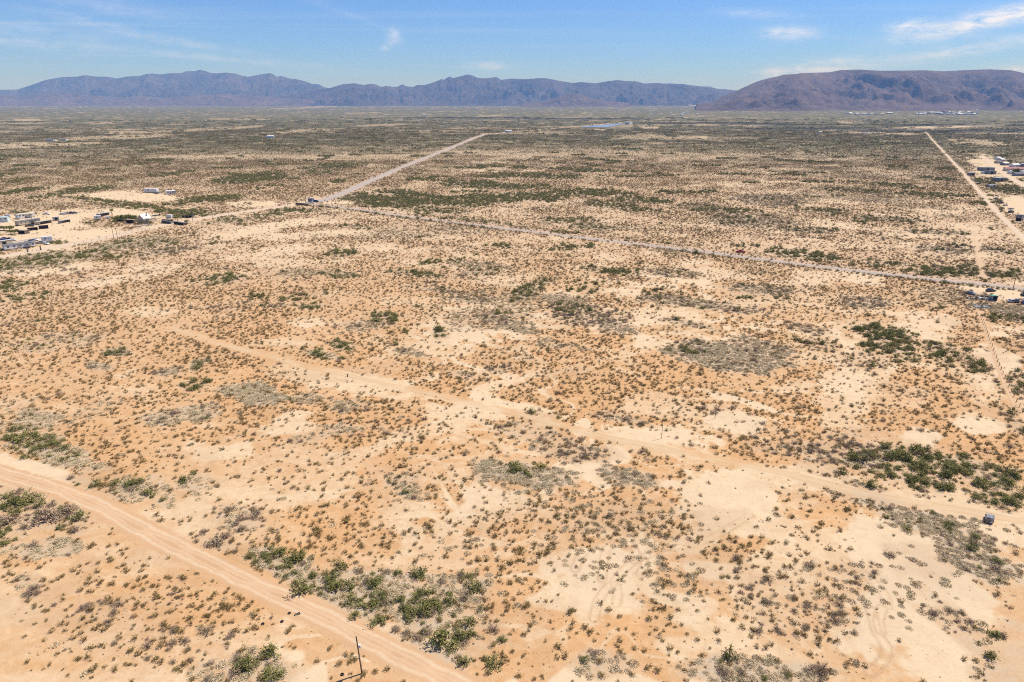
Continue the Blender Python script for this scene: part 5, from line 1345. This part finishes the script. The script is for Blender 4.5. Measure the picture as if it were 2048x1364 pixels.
tree_at(373, 447, 3.2, 1.8, 'small tree on the frontage road beyond the long stable', m_mesq, 22)
tree_at(300, 449, 3.0, 1.6, 'yellow green bush on the concrete pad', m_mesq, 23)

# gate posts and fences
A = at(55.8, 504.5); B = at(82, 500.5)
for q, lab in ((A, 'stout dark gate post in front of the long white trailer home'), (B, 'second dark gate post, nearer the white container')):
    r = base_at('gate_post', q); tag(r, lab, 'post', 'posts of the yard gate'); MB().box(-.28, .28, -.28, .28, -.4, 2.5).build('post', m_brown, r); MB().box(-.34, .34, -.34, .34, 2.5, 2.62).build('cap', m_brown, r)
fence_line([(57, 503.8), (81, 500.6)], 'pale board fence between the two gate posts', 2.0, h=1.3, name='yard_fence', mat=m_tan)
fence_line([(118, 448), (180, 444), (215, 450), (250, 453.5), (300, 462)], 'post fence behind the empty lot', 5.0, h=1.4)
fence_line([(150, 490), (200, 479.5), (240, 470.5), (300, 458)], 'post fence between the empty lot and the frontage road', 5.0, h=1.4)
fence_line([(108, 446), (150, 428.5), (172, 422)], 'dark fence behind the parked car row', 4.0, h=1.2, rails=3, mat=m_brown)
fence_line([(1961, 634), (1974, 668), (1998, 732), (2017, 775), (2044, 826)], 'post and wire fence along the narrow dirt track', 4.0, h=1.35)

# ------------------------------------------------------------------ road junction
A, L, rz = frame_of((591, 409.5), (618, 411.5)); r = base_at('brown_wall', A, rz); tag(r, 'low dark brown wall at the road junction', 'wall', kind='thing')
for i in range(int(L / 2.4)): MB().box(i * 2.4, i * 2.4 + 2.36, 0, .25, -.3, 1.7).build('panel', m_brown, r)
MB().box(0, L, -.05, .3, 1.7, 1.8).build('coping', m_tan, r)
box_trailer('dark_trailer', (616, 404.8), (628, 404.6), 2.8, 3.4, m_slate, 'dark box trailer parked at the road junction')
vehicle(632, 404.2, 0, 'dark', 'van', 'dark van in front of the box trailer at the junction')
vehicle(625, 406.5, 5, 'white', 'car', 'white car beside the dark box trailer at the junction')

# ------------------------------------------------------------------ far settlement at the picture edge
shed('long_barn', (1964.5, 342), (1989, 342), 11, 4.2, m_slate, m_slate, 'long blue grey barn alone on the bare field')
shed('workshop', (1976, 348.5), (1992, 348.5), 9, 4.0, m_slate, m_slate, 'blue grey workshop below the long barn')
shed('white_shed', (1968, 347.6), (1974, 347.6), 6, 2.8, m_white, m_white_roof, 'small white shed beside the blue grey workshop')
shed('white_shed', (1939.5, 351), (1949.5, 351), 6, 3.2, m_slate, m_white_roof, 'white roofed shed beside the straight dirt road')
shed('white_shed', (1998, 363.5), (2009, 363), 8, 4.2, m_slate, m_white_roof, 'tall white roofed shed in the pale yard')
shed('white_shed', (1983.5, 375), (1991, 375), 6, 2.6, m_white, m_white_roof, 'low white shed nearest the scrub')
junk_pile(1951, 362, 9, 6, 2.2, [m_steel, m_white, m_slate, m_rust], 'pale scrap heap beside the straight dirt road', 5)
junk_pile(1940, 328, 18, 10, 3.6, [m_rust, m_greyroof, m_brown], 'dark grey rubble mound on the bare field', 6, cat='rubble mound', name='rubble_mound')
mobile_home('long_building', (2011, 342.5), (2064, 343.5), 9, 3.4, m_cream, m_red, 'long cream building with a dark red roof', cat='building', windows=8, gable=1.6)
mobile_home('long_building', (2020, 348), (2066, 348.5), 7, 3.0, m_white, m_slate, 'white building with a blue grey roof below the red roofed one', cat='building', windows=7, gable=1.2)
mobile_home('long_building', (2030, 352), (2066, 352), 6, 2.8, m_slate, m_greyroof, 'low grey building nearest the pale street', cat='building', windows=5, gable=1.0)
mobile_home('house', (2027, 334), (2040, 333.5), 7, 3.0, m_white, m_white_roof, 'white house behind the red roofed building', cat='house', windows=3, gable=1.2)
mobile_home('house', (2043, 333), (2064, 332.6), 7, 3.2, m_slate, m_slate, 'blue grey house behind the red roofed building, at the picture edge', cat='house', windows=3, gable=1.2)
mobile_home('house', (2009, 331), (2018, 330.8), 8, 3.0, m_slate, m_white_roof, 'small white roofed house across the pale street', cat='house', windows=2, gable=1.2)
mobile_home('house', (1996, 319.5), (2003, 319.3), 8, 3.0, m_white, m_white_roof, 'small white house at the back edge of the settlement', cat='house', windows=2, gable=1.2)
mobile_home('house', (2003, 323), (2011, 322.8), 8, 3.0, m_concrete, m_white_roof, 'pale grey house just below the back edge of the settlement', cat='house', windows=2, gable=1.2)
mobile_home('house', (1995, 327), (2004, 327), 8, 2.8, m_beige, m_greyroof, 'brown roofed house on the pale street', cat='house', windows=2, gable=1.2)
tree_at(2033, 350, 9.0, 5.5, 'big dark tree between the red roofed building and the grey one', m_mesq, 31)
tree_at(2019, 327, 6.0, 5.0, 'green tree behind the white roofed house across the street', m_mesq, 32)
vehicle(1964, 362.5, 5, 'slate', 'car', 'grey car on the pale yard by the scrap heap')
vehicle(1988, 360.5, 5, 'maroon', 'car', 'dark red car beside the tall white roofed shed')
vehicle(1993.5, 360.5, 15, 'dark', 'car', 'black car close to the tall white roofed shed')
vehicle(1956, 368.5, 20, 'dark', 'pickup', 'dark pickup on the verge of the straight dirt road')
vehicle(1975, 373.5, 5, 'dark', 'pickup', 'dark pickup beside the low white shed')
vehicle(1991.5, 398.5, 20, 'slate', 'pickup', 'grey pickup at the top corner of the bare lot')
vehicle(2002.5, 407, 20, 'dark', 'pickup', 'dark pickup on the edge of the bare lot')
vehicle(2010, 412, 20, 'tan', 'car', 'tan car on the edge of the bare lot')
box_trailer('flatbed', (2016, 419), (2028, 419.5), 2.4, 1.3, m_steel, 'empty grey flatbed on the bare lot')
vehicle(2022, 425.5, 20, 'dark', 'van', 'black van at the scrap yard of the bare lot')
junk_pile(2030, 431, 9, 5, 2.2, [m_rust, m_red, m_brown, m_tan], 'rusty scrap heap on the bare lot', 8)
box_trailer('dark_container', (2036, 437), (2047, 437), 2.6, 2.8, m_slate, 'upper of two dark containers on the bare lot', cat='container', wheels=False, floor=.2)
box_trailer('dark_container', (2034, 442.5), (2045, 442.8), 2.6, 2.6, m_dark, 'lower of two dark containers on the bare lot', cat='container', wheels=False, floor=.2)

# ------------------------------------------------------------------ camp beside the paved road
vehicle(1940.5, 588, -50, 'grey', 'car', 'stripped grey car at the edge of the roadside camp')
junk_pile(1955, 597, 9, 3.5, 1.3, [m_steel, m_dark, m_white, m_brown], 'dark scrap heap in the roadside camp', 9)
junk_pile(1969, 599, 7, 3, 1.1, [m_steel, m_concrete, m_white, m_slate], 'pale scrap heap beside the green canopy', 10)
box_trailer('flatbed', (1965, 594), (1984, 595.5), 1.6, .95, m_brown, 'low dark flatbed behind the scrap heaps')
vehicle(1981, 583, 10, 'dark', 'car', 'black car on the pale yard by the paved road')
shed('green_canopy', (1984.5, 601.5), (1994, 601.5), 2.6, 2.3, m_steel, m_green, 'small bright green canopy in the roadside camp', cat='canopy', open_front=True)
vehicle(2024, 604, 10, 'silver', 'car', 'silver car in the weeds beyond the green canopy')
vehicle(2033, 603.5, 60, 'dark', 'car', 'black car in the weeds behind the silver one')
vehicle(2048, 590, 60, 'dark', 'van', 'dark van at the picture edge by the paved road')
vehicle(2049, 606.5, 60, 'blue', 'van', 'dark blue van at the picture edge below the weeds')
p = at(1963, 614); r = base_at('dark_tarp', p, R_(-8)); tag(r, 'dark tarp spread on the sand below the scrap heaps', 'tarp')
q = random.Random(3); M_ = MB(); nx, ny = 14, 8; vs = [(-3.2 + 6.4 * i / nx + q.uniform(-.15, .15), -1.6 + 3.2 * j / ny + q.uniform(-.2, .2), .15 + q.uniform(0, .28)) for j in range(ny + 1) for i in range(nx + 1)]
M_.add(vs, [(j * (nx + 1) + i, j * (nx + 1) + i + 1, (j + 1) * (nx + 1) + i + 1, (j + 1) * (nx + 1) + i) for j in range(ny) for i in range(nx)]); M_.build('sheet', m_slate, r)
MB().box(-.1, .35, -.2, .2, .2, .9).build('weight', m_rust, r)

# ------------------------------------------------------------------ solar field
c0, c1, c2, c3 = at(1163, 255), at(1243, 246.8), at(1256, 249.6), at(1216, 255.2)
NROW = 17
for i in range(NROW):
    t = i / (NROW - 1)
    a = c0.lerp(c1, t); b_ = c3.lerp(c2, t)
    yy = (a.y + b_.y) / 2; L = b_.x - a.x
    r = empty('solar_panel_row', (a.x, yy, 0)); tag(r, 'row of blue solar panels in the far solar field', 'solar panels', 'rows of the far solar field')
    pn = MB(); n = max(2, int(L / 12))
    ca, sa = math.cos(R_(14)), math.sin(R_(14))
    pn.prism([(0, 1.2), (9.5 * ca, 1.2 + 9.5 * sa), (9.5 * ca, 1.32 + 9.5 * sa), (0, 1.32)], 0, L, axis='x'); pn.build('panel', m_solar, r)
    fr = MB()
    for k in range(n + 1): fr.box(L * k / n - .1, L * k / n + .1, 4.0, 4.3, -.2, 2.2)
    fr.build('support', m_steel, r)
shed('solar_station', (1249.5, 249.0), (1259, 249.2), 26, 9, m_white, m_white_roof, 'white station building at the end of the solar field', cat='building')
shed('inverter_hut', (1195, 252.2), (1196.6, 252.2), 5, 5, m_white, m_white_roof, 'first white hut inside the solar field')
shed('inverter_hut', (1198.6, 252.0), (1200, 252.0), 5, 5, m_white, m_white_roof, 'second white hut inside the solar field')

# ------------------------------------------------------------------ far houses, plants and towns on the plain
def far_mesh(seed, wall, roof):
    q = random.Random(seed); L, D, H = q.uniform(10, 18), q.uniform(7, 10), q.uniform(2.8, 4.2); g = q.uniform(.8, 2.0)
    m = MB(); m.box(-L / 2, L / 2, -D / 2, D / 2, -.5, H)
    m.prism([(-D / 2 - .4, H), (D / 2 + .4, H), (0, H + g)], -L / 2 - .3, L / 2 + .3, mi=1, axis='x')
    for k in range(4): m.box(-L / 2 + L * (k + .3) / 4, -L / 2 + L * (k + .65) / 4, -D / 2 - .06, -D / 2, 1.0, 2.2, mi=2)
    if q.random() < .6: m.box(-L / 2 - 3, -L / 2, -D / 4, D / 4, -.5, H * .75)
    return mesh_from('far_house', m.v, m.f, [wall, roof, m_glass], fmat=m.m)


FAR = [far_mesh(1, m_white, m_white_roof), far_mesh(2, m_white, m_slate), far_mesh(3, m_beige, m_white_roof), far_mesh(4, m_white_roof, m_white_roof), far_mesh(5, m_slate, m_greyroof), far_mesh(6, m_cream, m_white)]
q = random.Random(21)
src = {}


def far_house(px, py, s, label, group, k=None):
    k = q.randrange(6) if k is None else k
    p = at(px, py)
    if k in src: o = src[k].copy()
    else: o = bpy.data.objects.new('far_house', FAR[k]); src[k] = o
    COL.objects.link(o); o.location = (p.x, p.y, 0); o.rotation_euler = (0, 0, q.uniform(-.4, .4)); s *= 1.35; o.scale = (s, s, s * q.uniform(.85, 1.2))
    tag(o, label, 'house', group)
    return o


def third(px, a, b_):
    t = (px - a) / (b_ - a)
    return 'end toward the tower' if t < .34 else ('middle of it' if t < .67 else 'end by the picture edge')


for i in range(30):
    px = 1682 + 100 * q.random() ** .9
    far_house(px, 227.2 + 2.2 * q.random(), q.uniform(.8, 1.5), 'pale house in the smaller far town, ' + third(px, 1682, 1782), 'houses in the smaller part of the far town')
for i in range(58):
    px = 1832 + 122 * q.random()
    far_house(px, 224.5 + 5.5 * q.random(), q.uniform(.8, 1.7), 'pale house in the larger far town, ' + third(px, 1832, 1954), 'houses in the larger part of the far town')
for i in range(14): far_house(1498 + 46 * q.random(), 216.5 + 2.5 * q.random(), q.uniform(1.2, 2.2), 'pale house at the foot of the flat-topped mountain, short of the town', 'houses at the mountain foot')
for i in range(24): far_house(1374 + 52 * q.random(), 209.6 + 5 * q.random(), q.uniform(1.8, 3.6), 'white building of the distant plant beside the flat-topped mountain', 'buildings of the distant plant', q.choice((0, 3, 2)))
for i in range(16): far_house(966 + 80 * q.random(), 210.2 + 1.2 * q.random(), q.uniform(2.0, 4.0), 'white building of the distant works in front of the purple range', 'buildings of the distant works', q.choice((0, 3)))
for i in range(8): far_house(1262 + 60 * q.random(), 209.5 + 3 * q.random(), q.uniform(1.6, 2.8), 'white building around the distant white tower', 'buildings around the distant tower', 3)
for i in range(7): far_house(1340 + 60 * q.random(), 225 + 6 * q.random(), q.uniform(.9, 1.4), 'lone white farm building on the far plain beside the highway', 'farm buildings beside the far highway', q.choice((0, 3)))
SINGLES = [(541, 275.5, 1.6, 'white ranch building alone on the far plain short of the highway'), (1017, 264, 1.8, 'white building where the highway thins out'), (849, 231, 2.2, 'tiny white building on the dark far scrub'), (103, 281.5, 1.3, 'pale ranch building on the far bare strip'), (128, 281, 1.2, 'second ranch building on the far bare strip, among trees'),
           (1299, 222.6, 1.5, 'white building on the far plain below the tower'), (1302, 228.7, 1.4, 'lower white building on the far plain below the tower'), (1586, 215, 1.6, 'pale building under the shoulder of the mountain'), (1640, 266, 1.0, 'white hut alone on the far scrub below the town'), (1730, 267, 1.0, 'dark hut on the far scrub below the town')]
for (px, py, s, lab) in SINGLES: far_house(px, py, s * .6, lab, None, 3 if 'white' in lab else 1)


def tower(px, py, h, rad, label, tank=False):
    p = at(px, py); r = empty('white_tower', (p.x, p.y, 0)); tag(r, label, 'tower')
    MB().tube((0, 0, -1), (0, 0, h), rad, rad * .8, n=14).build('shaft', m_white_roof, r)
    MB().tube((0, 0, h), (0, 0, h + rad * 1.2), rad * (1.5 if tank else .9), rad * .3, n=14).build('cap', m_white_roof, r)
    return r


tower(1273, 211, 52, 9, 'slim white tower alone on the distant plain')
tower(1423, 211, 46, 9, 'grey white tower at the end of the distant plant')
tower(971, 210.6, 40, 11, 'first white silo of the distant works')
tower(1031, 210.4, 36, 10, 'second white silo of the distant works')
tower(1046, 210.4, 34, 8, 'last white silo of the distant works', True)
tower(1383, 211.5, 30, 9, 'white tank of the distant plant', True)
tower(1953, 225.5, 24, 4, 'white water tower over the far town', True)


# ------------------------------------------------------------------ fair weather clouds overhead, above the picture: their shade lies across the far plain
m_cloud, nt, b = new_mat('cloud_white'); b.inputs['Base Color'].default_value = (0.9, 0.9, 0.9, 1); b.inputs['Roughness'].default_value = 1.0; b.inputs['Alpha'].default_value = 0.32
def cloud(cx, cy, rx, ry, rz, z, seed, label):
    g_ = np.random.RandomState(seed); nu_, nv_ = 64, 24
    A_, B_ = np.meshgrid(np.linspace(0, 2 * math.pi, nu_, endpoint=False), np.linspace(-math.pi / 2, math.pi / 2, nv_))
    X_, Y_, Z_ = np.cos(A_) * np.cos(B_), np.sin(A_) * np.cos(B_), np.sin(B_)
    k_ = 0.65 + 0.7 * fbm(X_ * 2.2 + seed, Y_ * 2.2 + Z_ * 1.7, seed, 4)
    V_ = np.stack([cx + X_ * rx * k_, cy + Y_ * ry * k_, z + np.where(Z_ > 0, Z_, Z_ * .25) * rz * k_], -1).reshape(-1, 3)
    i_ = np.arange(nu_ * nv_).reshape(nv_, nu_)
    F_ = np.stack([i_[:-1], np.roll(i_[:-1], -1, 1), np.roll(i_[1:], -1, 1), i_[1:]], -1).reshape(-1, 4)
    o = link('cloud', mesh_from('cloud', V_, F_, [m_cloud], smooth=True)); tag(o, label, 'cloud', kind='stuff')


for i, (px, py, rx, ry) in enumerate([(960, 235.5, 420, 150), (1170, 237.5, 330, 130), (1420, 246, 330, 90), (1560, 249, 260, 70), (1680, 257, 300, 90), (2000, 262, 420, 130), (1960, 250, 420, 90)]):
    s_ = at(px, py); H_ = 2600.0; off = H_ / math.tan(SUN_EL)
    cloud(s_.x + off * math.sin(SUN_AZ), s_.y + off * math.cos(SUN_AZ), rx, ry, 130, H_, 70 + i, 'small white cumulus cloud high over the plain')


# ------------------------------------------------------------------ haze: one closed box of thin air around everything
hz, nt, b = new_mat('haze_air')
nt.nodes.remove(b)
pv = nd(nt, 'ShaderNodeVolumePrincipled'); pv.inputs['Color'].default_value = (0.27, 0.51, 1.0, 1); pv.inputs['Density'].default_value = HAZE
pv.inputs['Anisotropy'].default_value = 0.0; pv.inputs['Absorption Color'].default_value = (1, 1, 1, 1)
nt.links.new(pv.outputs[0], nt.nodes['Material Output'].inputs['Volume'])
hb = MB().box(-46000, 46000, -46000, 46000, -12, 1300).build('haze', hz); tag(hb, 'thin blue haze over the plain and mountains', 'haze', kind='stuff')
hb.display_type = 'WIRE'
hz.cycles.volume_sampling = 'DISTANCE'; hz.cycles.homogeneous_volume = True
